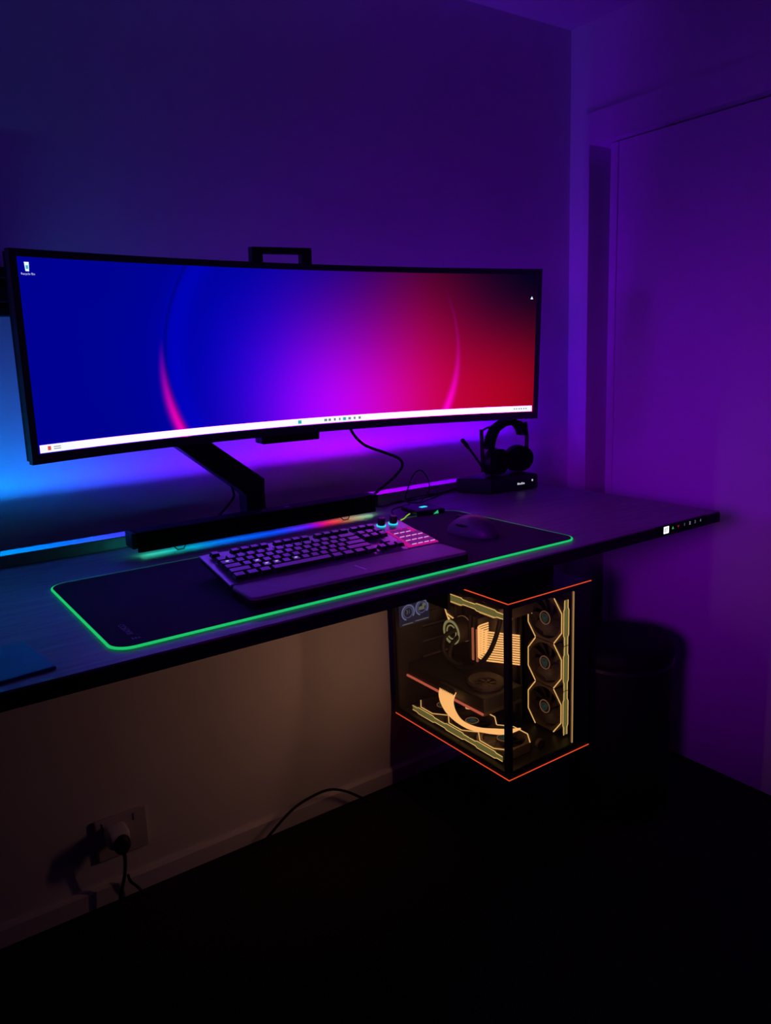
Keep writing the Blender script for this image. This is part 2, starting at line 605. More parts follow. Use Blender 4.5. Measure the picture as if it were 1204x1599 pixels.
def text_mb(txt, size, fn, thick=0.0):
    """letters as a flat mesh: fn maps (x, y) of the text plane to a point"""
    cu = bpy.data.curves.new('t', 'FONT')
    cu.body = txt
    cu.size = size
    cu.align_x = 'CENTER'
    cu.align_y = 'CENTER'
    o = bpy.data.objects.new('t', cu)
    COL.objects.link(o)
    dg = bpy.context.evaluated_depsgraph_get()
    me = bpy.data.meshes.new_from_object(o.evaluated_get(dg))
    mb = MB()
    mb.bm.from_mesh(me)
    bpy.data.objects.remove(o)
    bpy.data.meshes.remove(me)
    for v in mb.bm.verts:
        v.co = Vector(fn(v.co.x, v.co.y))
    return mb

def rrect(x0, x1, y0, y1, r, n=8):
    pts = []
    for cx, cy, a0 in ((x1 - r, y1 - r, 0), (x0 + r, y1 - r, 90), (x0 + r, y0 + r, 180), (x1 - r, y0 + r, 270)):
        for k in range(n + 1):
            a = math.radians(a0 + 90 * k / n)
            pts.append((cx + r * math.cos(a), cy + r * math.sin(a)))
    return pts

# ================================================================== the room
RX, RY = -3.5, -3.4
struct('floor', MB().box(RX, 0.3, RY, 0.15, -0.1, 0), MAT['carpet'])
struct('ceiling', MB().box(RX, 0.3, RY, 0.15, ZC, ZC + 0.1), MAT['ceiling'])
struct('wall_back', MB().box(RX, 0.3, 0, 0.12, 0, ZC), MAT['wall'])
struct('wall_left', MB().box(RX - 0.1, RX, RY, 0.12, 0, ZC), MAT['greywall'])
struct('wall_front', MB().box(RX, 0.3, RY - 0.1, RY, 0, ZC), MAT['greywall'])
OPEN0, OPEN1, ZH = -0.085, -1.95, 1.838
wr = MB()
wr.box(0, 0.12, OPEN0, 0, 0, ZC)
wr.box(0, 0.12, OPEN1, OPEN0, ZH, ZC)
wr.box(0, 0.12, RY, OPEN1, 0, ZC)
wr.box(0.10, 0.12, OPEN1, OPEN0, 0, ZH)
struct('wall_right', wr, MAT['wall'])
struct('baseboard_back', MB().prism([(0, 0), (-0.014, 0), (-0.014, 0.042), (-0.006, 0.0495), (0, 0.0495)], RX, -E_, 'x'), MAT['trim'])
ar = MB()
ar.prism([(OPEN0, 0), (OPEN0 + 0.022, 0), (OPEN0 + 0.022, 1.925), (OPEN1 - 0.06, 1.925), (OPEN1 - 0.06, 0), (OPEN1, 0), (OPEN1, ZH), (OPEN0, ZH)], -0.012, -E_, 'x')
struct('trim_1', ar, MAT['trim'])
# sliding closet door set back inside the opening, its stile standing proud of the leaf
dr = MB()
dr.box(0.024, 0.055, OPEN1 + 0.01, -0.165, 0.008, ZH - 0.004)
dr.box(0.022, 0.055, -0.163, -0.136, 0.008, ZH - 0.004, 0.002)
struct('door_1', dr, MAT['door'])

# ================================================================== desk
desk = thing('standing_desk', 'long black wood-grain desk along the back wall with a thin dark front edge', 'desk', (-1.4, -0.4, 0))
XL = -2.75
YB = -0.030
tp = MB().box(XL, XD, YF + 0.003, YB, ZD - 0.003, ZD)
part('desk_top', tp, MAT['desk'], desk)
part('edge_band', MB().box(XL, XD + 0.0012, YF, YB, ZD - TH, ZD - 0.003, 0.002), MAT['edge'], desk)
part('leg', MB().box(-2.42, -2.34, -0.46, -0.36, 0.02, ZD - TH - 0.03, 0.004), MAT['metal'], desk)
part('foot', MB().box(-2.43, -2.33, -0.70, -0.10, 0, 0.025, 0.006), MAT['metal'], desk)
part('frame_rail', MB().box(-2.45, -0.76, -0.43, -0.39, ZD - TH - 0.035, ZD - TH, 0.003), MAT['metal'], desk)
part('wall_bracket', MB().box(-0.62, -0.50, YB, -0.002, ZD - 0.12, ZD - 0.03, 0.003).box(-0.62, -0.50, -0.09, -0.002, ZD - TH - 0.008, ZD - TH), MAT['metal'], desk)
# controls let into the front edge
cp = part('control_panel', MB().box(-0.56, -0.378, YF - 0.0012, YF + 0.01, ZD - TH + 0.002, ZD - 0.0015, 0.0008), MAT['matte'], desk, label='glossy black strip of touch controls let into the desk edge')
YP = YF - 0.0016
part('height_display', MB().box(-0.5345, -0.5165, YP + 0.0002, YP + 0.0008, ZD - 0.019, ZD - 0.0035, 0.0002), EM['white'], cp, label='small white lit height display')
part('digits', text_mb('87', 0.0125, lambda x, y: (-0.5255 + x, YP, ZD - 0.0113 + y)), MAT['matte'], cp)
part('up_arrow', MB().prism([(-0.506, ZD - 0.0125), (-0.499, ZD - 0.0125), (-0.5025, ZD - 0.0065)], YP, YP + 0.0005, 'y'), EM['grn'], cp, label='small green up arrow')
part('down_arrow', MB().prism([(-0.487, ZD - 0.0075), (-0.480, ZD - 0.0075), (-0.4835, ZD - 0.0125)], YP, YP + 0.0005, 'y'), EM['red'], cp, label='dim red down arrow')
for i, (x, t) in enumerate(((-0.4615, '1'), (-0.4415, '2'), (-0.4225, '3'), (-0.4020, '4'))):
    part('preset_key', text_mb(t, 0.0095, lambda a, b, x=x: (x + a, YP, ZD - 0.0092 + b)), EM['led' if i in (1,) else 'dimled'], cp)
# worn maker's mark printed on the desk top by the controls
mk = MB()
for x0, x1, y in ((-0.489, -0.477, -0.673), (-0.468, -0.458, -0.6755), (-0.455, -0.446, -0.677), (-0.443, -0.429, -0.6795)):
    mk.bar([(x0, y, ZD + 0.0003), (x1, y - 0.001, ZD + 0.0003)], 0.0028, 0.0004, (0, 0, 1))
part('maker_mark', mk, MAT['print'], desk)

# LED channel along the rear of the desk
led = thing('led_light_strip', 'shallow channel with a colour-changing light strip along the rear of the desk', 'light strip', (-1.4, -0.08, ZD))
CX0, CX1 = -2.05, -0.328
part('channel_front', MB().box(CX0, CX1, -0.101, -0.099, ZD, ZD + 0.0238), MAT['chan'], led)
part('channel_back', MB().box(CX0, CX1, -0.0755, -0.0740, ZD, ZD + 0.0285), MAT['lip'], led)
STOPS = [(-2.05, (0.0, 0.22, 0.60)), (-1.78, (0.0, 0.25, 0.66)), (-1.60, (0.0, 0.11, 0.80)), (-1.44, (0.04, 0.006, 0.92)), (-1.22, (0.085, 0.0, 0.80)),
         (-1.0, (0.24, 0.0, 0.78)), (-0.80, (0.30, 0.0, 0.86)), (-0.60, (0.17, 0.0, 1.0)), (-0.45, (0.16, 0.0, 1.3)), (-0.328, (0.22, 0.0, 1.8))]
part('diode_tape', MB().box(CX0, CX1, -0.0980, -0.0935, ZD + 0.0003, ZD + 0.003), emit_ramp('strip_diodes', STOPS, CX0, CX1, STRIP_GAIN), led)

# ================================================================== monitor
MC = dict(c=Vector((-1.0907, -0.2372, 1.2705)), yaw=-0.0535, tilt=-0.0385, R=1.8, roll=-0.00786)
def mon(s, h, d=0.0):
    """s along the arc (metres from the middle), h up, d behind the glass"""
    R_ = MC['R'] + d
    a = s / MC['R']
    x, y, z = R_ * math.sin(a), -(MC['R'] - R_ * math.cos(a)), h
    y = R_ * math.cos(a) - MC['R']
    cr, sr = math.cos(MC['roll']), math.sin(MC['roll'])
    x, z = x * cr - z * sr, x * sr + z * cr
    ct, st = math.cos(MC['tilt']), math.sin(MC['tilt'])
    y, z = y * ct + z * st, -y * st + z * ct
    c_, s_ = math.cos(MC['yaw']), math.sin(MC['yaw'])
    return MC['c'] + Vector((x * c_ - y * s_, x * s_ + y * c_, z))
HW, HH = SCR_W / 2, SCR_H / 2
IN_S, IN_T, IN_B = 0.0125, 0.0125, 0.0175
monitor = thing('curved_monitor', 'huge curved ultrawide monitor glowing blue, violet and crimson on a black arm', 'monitor', tuple(mon(0, -HH, 0.02)))
def slab(s0, s1, h0, h1, d0, d1, n=48, nh=1):
    mb = MB()
    us = [s0 + (s1 - s0) * i / n for i in range(n + 1)]
    lo = []
    for u in us:
        lo.append([mb.bm.verts.new(mon(u, h, d)) for h, d in ((h0, d0), (h0, d1), (h1, d1), (h1, d0))])
    for i in range(n):
        for j in range(4):
            mb.bm.faces.new((lo[i][j], lo[i][(j + 1) % 4], lo[i + 1][(j + 1) % 4], lo[i + 1][j]))
    mb.bm.faces.new(lo[0][::-1]); mb.bm.faces.new(lo[-1])
    bmesh.ops.recalc_face_normals(mb.bm, faces=mb.bm.faces[:])
    return mb
bz = slab(-HW, HW, -HH, -HH + IN_B, -0.001, 0.012)
for a in ((-HW, HW, HH - IN_T, HH, -0.001, 0.012), (-HW, -HW + IN_S, -HH + IN_B, HH - IN_T, -0.001, 0.012), (HW - IN_S, HW, -HH + IN_B, HH - IN_T, -0.001, 0.012)):
    b2 = slab(*a)
    tmp = bpy.data.meshes.new('tmp'); b2.bm.to_mesh(tmp); bz.bm.from_mesh(tmp); b2.bm.free(); bpy.data.meshes.remove(tmp)
part('bezel', bz, MAT['bezel'], monitor)
SW0, SW1, SH0, SH1 = -HW + IN_S, HW - IN_S, -HH + IN_B, HH - IN_T
scr = MB().grid(lambda u, v: mon(SW0 + (SW1 - SW0) * u, SH0 + (SH1 - SH0) * v, 0.001), [i / 80 for i in range(81)], [i / 16 for i in range(17)], uvs=True)
screen = part('screen', scr, wallpaper('desktop_wallpaper'), monitor, smooth=True, label='lit screen with a blue to crimson picture')
part('rear_shell', slab(-HW + 0.004, HW - 0.004, -HH + 0.004, HH - 0.004, 0.012, 0.028), MAT['black'], monitor)
part('rear_housing', slab(-0.32, 0.32, -0.12, 0.13, 0.028, 0.055), MAT['black'], monitor)
def spt(u, v, d=0.0004):
    return mon(SW0 + (SW1 - SW0) * u, SH0 + (SH1 - SH0) * v, d)
TB = 0.046
tb = part('taskbar', MB().grid(lambda u, v: spt(u, v, 0.0006), [0.003 + 0.994 * i / 60 for i in range(61)], [0.004, TB]), EM['taskboost'], screen, label='white taskbar along the bottom of the screen')
def rect_on(mb, u, v, du, dv, d=0.0002):
    return mb.grid(lambda a, b: spt(a, b, d), [u - du / 2, u + du / 2], [v - dv / 2, v + dv / 2])
for u0, u1 in ((0.004, 0.060), (0.466, 0.618), (0.948, 0.9965)):
    part('icon_tray', MB().grid(lambda u, v: spt(u, v, 0.0004), [u0 + (u1 - u0) * k / 8 for k in range(9)], [0.0045, TB - 0.0005]), EM['traywhite'], tb)
for u, v, w_, h_, mt_ in [(u, 0.025, w_, 0.016, 'icon') for u, w_ in ((0.5335, 0.006), (0.542, 0.005), (0.553, 0.004), (0.5635, 0.003), (0.585, 0.0055), (0.596, 0.004), (0.607, 0.005))] \
        + [(u, 0.026, 0.0028, 0.008, 'icon') for u in (0.957, 0.962, 0.968, 0.973, 0.979, 0.984)] + [(0.030, 0.031 - 0.011 * k, 0.011, 0.004, 'icon') for k in range(2)] \
        + [(0.4785, 0.025, 0.007, 0.022, 'iconc'), (0.574, 0.025, 0.0065, 0.020, 'iconc'), (0.0175, 0.026, 0.005, 0.022, 'iconr')]:
    part('taskbar_icon', rect_on(MB(), u, v, w_, h_), EM[mt_], tb)
# bin icon with its caption, and the tiny pointer near the right edge
g = MB()
g.bm.faces.new([g.bm.verts.new(spt(u, v)) for u, v in ((0.0105, 0.975), (0.0175, 0.975), (0.0168, 0.93), (0.0115, 0.93))][::-1])
part('bin_icon', g, EM['bin'], screen, label='white recycle bin icon')
g = MB(); rect_on(g, 0.0141, 0.950, 0.0036, 0.018, 0.0001)
part('bin_arrows', g, EM['binc'], screen, label='cyan mark on the bin icon')
part('icon_caption', text_mb('Recycle Bin', 0.0052, lambda x, y: spt(0.0148 + x / (SW1 - SW0), 0.917 + y / (SH1 - SH0))), EM['label'], screen)
g = MB()
g.bm.faces.new([g.bm.verts.new(spt(u, v)) for u, v in ((0.9895, 0.845), (0.9865, 0.824), (0.9925, 0.824))])
part('pointer', g, EM['bin'], screen)
# bracket arch rising behind the top edge, and the connector block under the bottom edge
hd = MB()
hd.prism([(-0.101, 0.10), (-0.101, 0.214), (0.036, 0.217), (0.036, 0.10), (0.013, 0.10), (0.013, 0.203), (-0.077, 0.201), (-0.077, 0.10)], 0.040, 0.058, 'y')
hd.map(lambda co: mon(co.x, co.z, co.y))
part('rear_arch', hd, MAT['metal'], monitor, label='squared black bracket arch rising behind the top edge')
cb_ = MB().box(-0.105, 0.035, 0.024, 0.062, -0.200, -0.150, 0.003)
cb_.map(lambda co: mon(co.x, co.z, co.y))
part('connector_block', cb_, MAT['black'], monitor, label='black connector block under the bottom edge')

# ================================================================== monitor arm
arm = thing('desk_monitor_stand', 'black angled monitor arm rising from behind the soundbar', 'monitor arm', (-1.198, -0.135, ZD))
part('post', MB().box(-1.222, -1.174, -0.152, -0.108, ZD + 0.012, 0.958, 0.004), MAT['metal'], arm)
part('desk_clamp', MB().box(-1.245, -1.150, -0.162, -0.104, ZD, ZD + 0.012, 0.003), MAT['metal'], arm)
part('lower_arm', MB().prism([(-1.222, 0.955), (-1.174, 0.955), (-1.172, 0.988), (-1.288, 1.079), (-1.40, 1.168), (-1.43, 1.129), (-1.366, 1.078), (-1.232, 0.966)], -0.150, -0.106, 'y', 0.003), MAT['metal'], arm)
part('upper_arm', MB().bar([(-1.41, -0.128, 1.150), (-1.085, -0.10, 1.262)], 0.040, 0.034, (0, 1, 0)), MAT['metal'], arm)
part('mount_plate', MB().box(-1.15, -1.03, -0.178, -0.090, 1.215, 1.315, 0.004), MAT['metal'], arm)

# ================================================================== soundbar
sb = thing('soundbar', 'slim black soundbar below the monitor with rainbow light under it', 'soundbar', (-1.2, -0.19, ZD), (0, 0, -0.006))
ox = lambda x: x + 1.2
part('body', MB().box(-0.292, 0.286, -0.022, 0.028, 0.016, 0.050, 0.003).box(-0.292, 0.286, -0.0220, -0.0195, 0.0088, 0.018), MAT['matte'], sb, world=False)
part('end_cap', MB().box(-0.302, -0.292, -0.021, 0.027, 0.0165, 0.0495, 0.003), MAT['metal'], sb, world=False)
part('end_cap', MB().box(0.286, 0.296, -0.021, 0.027, 0.0165, 0.0495, 0.003), MAT['metal'], sb, world=False)
part('front_grille', MB().box(-0.290, 0.225, -0.0232, -0.0218, 0.018, 0.048, 0.0004), MAT['foam'], sb, world=False)
for x in (-0.205, 0.20):
    for y in (-1, 1):
        part('foot', MB().tube([(x - 0.018, 0.016 * y, 0.016), (x - 0.006, 0.020 * y, 0.0016), (x + 0.008, 0.020 * y, 0.0016), (x + 0.018, 0.016 * y, 0.016)], 0.0014, 6), MAT['metal'], sb, world=False)
SB = [(-1.50, (0.05, 0.62, 0.32)), (-1.40, (0.0, 0.48, 0.48)), (-1.32, (0.0, 0.16, 0.9)), (-1.16, (0.0, 0.05, 1.0)), (-1.09, (0.12, 0.0, 0.9)),
      (-1.055, (0.75, 0.0, 0.12)), (-1.02, (0.85, 0.05, 0.03)), (-0.985, (0.55, 0.28, 0.14)), (-0.93, (0.22, 0.55, 0.32)), (-0.90, (0.15, 0.5, 0.3))]
part('glow_strip', MB().box(-0.285, 0.280, -0.0185, -0.0130, 0.0100, 0.0160), emit_ramp('soundbar_glow', SB, -1.5, -0.9, 22.0), sb, world=False, label='rainbow light strip under the soundbar')
for x in (-0.002, 0.058):
    part('top_button', MB().box(x - 0.006, x + 0.006, -0.004, 0.004, 0.0495, 0.0512, 0.0005), MAT['alu'], sb, world=False)

# ================================================================== desk mat
ma = thing('desk_mat', 'large black cloth desk mat with a glowing green rim', 'desk mat', (-1.222, -0.511, ZD))
MX0, MX1, MY0, MY1, MT = -1.6865, -0.757, -0.712, -0.311, 0.0047
def mat_outline(inset=0.0):
    """the front corners are rounded, the rear edge bows back a little"""
    r = 0.030
    pts = rrect(MX0 + inset, MX1 - inset, MY0 + inset, MY1 - inset, r - inset * 0.5, 8)
    return pts
cl = MB().prism(mat_outline(0.002), ZD + 0.0004, ZD + MT, 'z', 0.0006, 1)
part('cloth_pad', cl, MAT['cloth'], ma)
def dens(pts, k=14):
    out = []
    for i in range(len(pts)):
        a, b = Vector((*pts[i], 0)), Vector((*pts[(i + 1) % len(pts)], 0))
        n = max(1, int((b - a).length / 0.03))
        for j in range(n):
            out.append(a.lerp(b, j / n))
    return out
rim = MB().tube([(p.x, p.y, ZD + 0.0022) for p in dens(mat_outline(0.0005))], 0.0021, 8, closed=True)
part('glowing_rim', rim, EM['mat_green'], ma, smooth=True, label='bright green light fibre around the edge')
part('logo', text_mb('CORSAIR', 0.013, lambda x, y: (-1.648 - y, -0.640 - x, ZD + MT + 0.0003)), MAT['print'], ma)
sl = MB()
for k, (a, b) in enumerate(((0.0, 0.010), (0.0045, 0.008), (0.009, 0.006))):
    y0 = -0.688 - 0.0
    sl.bm.faces.new([sl.bm.verts.new(p) for p in ((-1.654 + a, y0, ZD + MT + 0.0003), (-1.650 + a, y0, ZD + MT + 0.0003), (-1.652 + a, y0 + b, ZD + MT + 0.0003))])
part('emblem', sl, MAT['print'], ma)
lc_ = thing('light_controller', 'small black light controller with lit cyan button at the rear edge of the mat', 'controller', (-0.825, -0.285, ZD + MT))
ct = part('housing', MB().prism([(-0.868, -0.318), (-0.795, -0.332), (-0.782, -0.255), (-0.855, -0.238)], ZD + MT + 0.0001, ZD + 0.017, 'z', 0.003), MAT['black'], lc_)
part('button', MB().box(-0.833, -0.815, -0.292, -0.280, ZD + 0.017, ZD + 0.0178), EM['cyan'], ct, label='lit cyan button')
part('sail_badge', MB().prism([(-0.828, ZD + 0.0065), (-0.812, ZD + 0.0065), (-0.814, ZD + 0.0145)], -0.3300, -0.3295, 'y'), EM['sail'], ct, label='lit green badge')
part('light_fibre', MB().tube([(-0.868, -0.290, ZD + 0.0075), (-0.885, -0.300, ZD + 0.0062), (-0.905, -0.318, ZD + 0.0062), (-0.925, -0.330, ZD + 0.0062)], 0.0013, 6, smooth=5), emit('fibre_yellow_green', (0.30, 0.55, 0.04), 0.9), lc_, label='short yellow-green glowing lead')

# ================================================================== keyboard
KB = thing('keyboard', 'mechanical keyboard with dark keys, two knobs and a pink lit keypad', 'keyboard', (-1.462, -0.593, ZD + 0.0225), (0.0, 0, -0.026))
KB.rotation_euler = Euler((0.150, 0, -0.026), 'XYZ')
KB.rotation_euler = (Matrix.Rotation(-0.026, 3, 'Z') @ Matrix.Rotation(0.155, 3, 'X')).to_euler()
KW, KD = 0.433, 0.142
kp = lambda *a, **k: part(*a, world=False, **k)
body = kp('body', MB().box(0.003, KW - 0.003, 0.002, KD - 0.002, -0.0135, -0.004, 0.002), MAT['keyside'], KB)
kp('top_plate', MB().box(0, KW, 0, KD, -0.004, 0.0, 0.0015), MAT['keyplate'], KB, label='grey metal top plate')
for x in (0.03, KW - 0.06):
    kp('foot', MB().box(x, x + 0.03, KD - 0.018, KD - 0.006, -0.0380, -0.0130, 0.001), MAT['keyside'], KB)
    kp('foot', MB().box(x, x + 0.03, 0.008, 0.018, -0.0198, -0.0130, 0.001), MAT['keyside'], KB)
kp('front_light', MB().box(0.05, 0.30, 0.0012, 0.0022, -0.0030, -0.0018), emit('front_light_teal', (0.02, 0.05, 0.10), 0.8), body)
P_ = 0.01885
_cap = {}
def cap_mesh(w, d=0.0165):
    key = (round(w, 4), d)
    if key not in _cap:
        mb = MB()
        zb, zt, ins = 0.0035, 0.0105, 0.0019
        lo = [mb.bm.verts.new(p) for p in ((-w / 2, -d / 2, zb), (w / 2, -d / 2, zb), (w / 2, d / 2, zb), (-w / 2, d / 2, zb))]
        hi = [mb.bm.verts.new(p) for p in ((-w / 2 + ins, -d / 2 + ins * .9, zt), (w / 2 - ins, -d / 2 + ins * .9, zt), (w / 2 - ins, d / 2 - ins * .7, zt + 0.0006), (-w / 2 + ins, d / 2 - ins * .7, zt + 0.0006))]
        mb.bm.faces.new(lo[::-1]); tf = mb.bm.faces.new(hi)
        for i in range(4):
            mb.bm.faces.new((lo[i], lo[(i + 1) % 4], hi[(i + 1) % 4], hi[i]))
        bmesh.ops.bevel(mb.bm, geom=[e for e in mb.bm.edges if not all(v in lo for v in e.verts)], offset=0.0006, segments=1, affect='EDGES')
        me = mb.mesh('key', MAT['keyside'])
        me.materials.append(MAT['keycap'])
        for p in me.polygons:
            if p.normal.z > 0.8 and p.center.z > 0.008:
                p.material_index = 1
        _cap[key] = me
    return _cap[key]
def key(x, y, u=1.0, d=0.0165):
    o = bpy.data.objects.new('key', cap_mesh(u * P_ - 0.0022, d))
    COL.objects.link(o)
    o.parent = KB
    o.location = (x, y, 0)
    return o
X0 = 0.0115
rows = [
    (0.0150, [1.25, 1.25, 1.25, 6.25, 1.25, 1.25, 1.25, 1.25]),
    (0.0339, [2.25] + [1] * 10 + [2.75]),
    (0.0528, [1.75] + [1] * 11 + [2.25]),
    (0.0716, [1.5] + [1] * 12 + [1.5]),
    (0.0905, [1] * 13 + [2]),
]
for y, ws in rows:
    x = X0
    for w_ in ws:
        key(x + w_ * P_ / 2, y, w_)
        x += w_ * P_
def legend(x, y):
    k = key_at(x, y)
    o = bpy.data.objects.new('legend', _leg)
    COL.objects.link(o)
    o.parent = k
    o.location = (0, 0.001, 0.0112)
_leg = MB().box(-0.0026, 0.0026, -0.0012, 0.0012, 0.0, 0.0003).mesh('legend', EM['led'])
def key_at(x, y):
    return min((o for o in KB.children if o.name.startswith('key')), key=lambda o: (o.location.x - x) ** 2 + (o.location.y - y) ** 2)
for x, y in ((X0 + 0.7 * P_, 0.0716), (X0 + 2.9 * P_, 0.0528), (X0 + 3.3 * P_, 0.0339), (X0 + 4.4 * P_, 0.0339), (X0 + 6.4 * P_, 0.0339)):
    legend(x, y)
yF = 0.1180
for k in [0, 2, 3, 4, 5, 6.5, 7.5, 8.5, 9.5, 11, 12, 13, 14]:
    key(X0 + (k + 0.5) * P_, yF, 1, 0.0135)
NX = X0 + 15.25 * P_
for k in range(3):
    key(NX + (k + .5) * P_, yF, 1, 0.0135)
    key(NX + (k + .5) * P_, 0.0905, 1)
    key(NX + (k + .5) * P_, 0.0716, 1)
    key(NX + (k + .5) * P_, 0.0150, 1)
key(NX + 1.5 * P_, 0.0339, 1)
# touch keypad: pink lit panel of flat tiles
DX0, DX1, DY0, DY1 = 0.3655, 0.4315, 0.004, 0.094
kd = kp('touch_keypad', MB().prism([(0.3615, DY0), (0.4318, DY0), (0.4318, 0.060), (0.425, DY1), (0.3690, DY1), (0.3690, 0.045), (0.3615, 0.045)], 0.0, 0.0016, 'z', 0.0004, 1), EM['pink'], KB, label='pink backlit flat keypad')
tl, ed = MB(), MB()
for r_ in range(4):
    for c_ in range(4):
        x0, y0 = 0.3725 + c_ * 0.0145, 0.0100 + r_ * 0.0205
        if r_ == 3 and c_ == 3: continue
        tl.box(x0, x0 + 0.0112, y0, y0 + 0.0150, 0.0016, 0.0040, 0.0006, 1)
        ed.bar([(x0 + 0.0004, y0 - 0.0006, 0.0030), (x0 + 0.0108, y0 - 0.0006, 0.0030)], 0.0009, 0.0014, (0, 0, 1))
kp('keypad_tiles', tl, EM['tile'], kd, label='dark violet lit keypad tiles')
kp('keypad_edges', ed, EM['tilew'], kd, label='pale lit edges of the keypad tiles')
for x in (0.3795, 0.4085):
    kn = kp('knob', MB().lathe([(0.0078, 0.0030), (0.0078, 0.0165), (0.0070, 0.0178), (0.004, 0.0178)], (x, 0.127, 0), n=28), MAT['black'], KB, smooth=True, label='ribbed black volume knob')
    kp('knob_ring', MB().lathe([(0.0080, 0.0005), (0.0098, 0.0005), (0.0098, 0.0024), (0.0080, 0.0024)], (x, 0.127, 0), n=28, closed=True), EM['cyan'], kn, label='glowing cyan ring around the knob')
kp('display_light', MB().bar([(0.3625, 0.108, 0.0008), (0.3635, 0.096, 0.0008)], 0.0022, 0.0012, (0, 0, 1)), EM['cyan'], body)
# wrist rest
wrst = thing('wrist_rest', 'padded dark wrist rest lying in front of the keyboard', 'wrist rest', (-1.25, -0.65, ZD + MT))
c_, s_ = math.cos(-0.03), math.sin(-0.03)
def rot_wr(co):
    x, y = co.x, co.y
    return Vector((-1.25 + x * c_ - y * s_, -0.648 + x * s_ + y * c_, ZD + MT + co.z))
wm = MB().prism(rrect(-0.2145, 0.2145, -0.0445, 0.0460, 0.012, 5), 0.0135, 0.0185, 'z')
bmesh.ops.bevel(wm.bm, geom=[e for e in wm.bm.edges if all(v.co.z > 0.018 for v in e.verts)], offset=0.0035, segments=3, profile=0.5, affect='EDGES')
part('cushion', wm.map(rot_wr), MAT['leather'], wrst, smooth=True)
part('tray', MB().prism(rrect(-0.216, 0.216, -0.046, 0.046, 0.012, 5), 0.0002, 0.0140, 'z', 0.002).map(rot_wr), MAT['matte'], wrst, label='lower body of the wrist rest, front shade painted black')  # rest split in two: shade of its front painted as a black lower body
part('maker_mark', MB().bar([(0.004, 0.014, 0.0187), (0.006, -0.022, 0.0187)], 0.0042, 0.0005, (0, 0, 1)).map(rot_wr), MAT['white'], wrst)

# ================================================================== mouse
ms = thing('mouse', 'dark rounded computer mouse right of the keyboard', 'mouse', (-0.890, -0.540, ZD + MT), (0, 0, math.radians(8)))
def msh(p):
    x, y, z = p
    t = y / 0.062
    w = 1.0 - 0.10 * math.exp(-((t - 0.15) / 0.35) ** 2)
    hgt = 1.0 - 0.28 * max(0, t) ** 1.3 - 0.05 * max(0, -t)
    z = max(z, -0.001)
    return Vector((x * w, y, z * hgt))
shell = MB().ellipsoid((0, 0, 0), (0.034, 0.062, 0.041), 36, 24, msh)
for v in shell.bm.verts:
    v.co.x = math.copysign(abs(v.co.x / 0.034) ** 0.8 * 0.034, v.co.x)
    v.co.z += 0.0015
part('shell', shell, MAT['mouse'], ms, smooth=True, world=False)
part('scroll_wheel', MB().lathe([(0.004, -0.003), (0.0095, -0.0028), (0.0095, 0.0028), (0.004, 0.003)], (0, 0.036, 0.0265), 'x', 20), MAT['black'], ms, smooth=True, world=False)
part('side_button', MB().ellipsoid((-0.0315, 0.004, 0.0235), (0.003, 0.017, 0.0035), 16, 8), MAT['black'], ms, smooth=True, world=False)
part('base', MB().prism([(0.030 * math.cos(2 * PI * k / 28), 0.058 * math.sin(2 * PI * k / 28)) for k in range(28)], 0.0, 0.003, 'z'), MAT['black'], ms, world=False)

# ================================================================== headset on its base
hb = thing('headset_charging_dock', 'black charging base holding the headset at the desk corner', 'charging base', (-0.465, -0.175, ZD))
part('body', MB().prism([(-0.588, -0.130), (-0.545, -0.222), (-0.387, -0.240), (-0.380, -0.130)], ZD + 0.0005, ZD + 0.042, 'z', 0.006, 3), MAT['black'], hb, smooth=True)
part('cradle', MB().prism([(-0.545, -0.195), (-0.400, -0.205), (-0.400, -0.140), (-0.545, -0.140)], ZD + 0.030, ZD + 0.0424, 'z', 0.002), MAT['black'], hb)
def bpt(x, z):
    t = (x + 0.545) / (0.158)
    return (x, -0.222 - 0.018 * t - 0.0006, z)
g = MB()
for k in range(4):
    x = -0.4565 + 0.0065 * k
    g.bm.faces.new([g.bm.verts.new(bpt(a, b)) for a, b in ((x, ZD + 0.017), (x + 0.0042, ZD + 0.017), (x + 0.0042, ZD + 0.0225 - (k % 2) * 0.002), (x, ZD + 0.0225 - (k % 2) * 0.001))])
part('indicator', g, EM['led'], hb, label='small white lit marks')
g = MB(); g.bm.faces.new([g.bm.verts.new(bpt(a, b)) for a, b in ((-0.408, ZD + 0.0225), (-0.4035, ZD + 0.0225), (-0.4035, ZD + 0.0275), (-0.408, ZD + 0.0275))])
part('indicator', g, EM['led'], hb)
hs = thing('headset', 'black over-ear headset with raised boom microphone resting on its base', 'headset', (-0.465, -0.175, ZD + 0.05))
HY = -0.178
part('headband', MB().bar([(-0.512, HY, 0.990), (-0.503, HY, 1.020), (-0.488, HY, 1.044), (-0.462, HY, 1.056), (-0.430, HY, 1.059), (-0.405, HY, 1.052), (-0.390, HY, 1.036), (-0.384, HY, 1.020)], 0.0150, 0.030, (0, 1, 0)), MAT['foam'], hs)
part('yoke', MB().tube([(-0.497, HY, 1.052), (-0.520, HY, 1.048), (-0.540, HY, 1.040)], 0.0032, 8).tube([(-0.537, HY, 1.046), (-0.533, HY, 0.930)], 0.0052, 10), MAT['metal'], hs, smooth=True)
part('yoke', MB().tube([(-0.400, HY, 1.055), (-0.384, HY, 1.050), (-0.372, HY, 1.038)], 0.0032, 8).tube([(-0.372, HY, 1.052), (-0.366, HY, 1.01), (-0.368, HY, 0.960)], 0.0058, 10), MAT['metal'], hs, smooth=True)
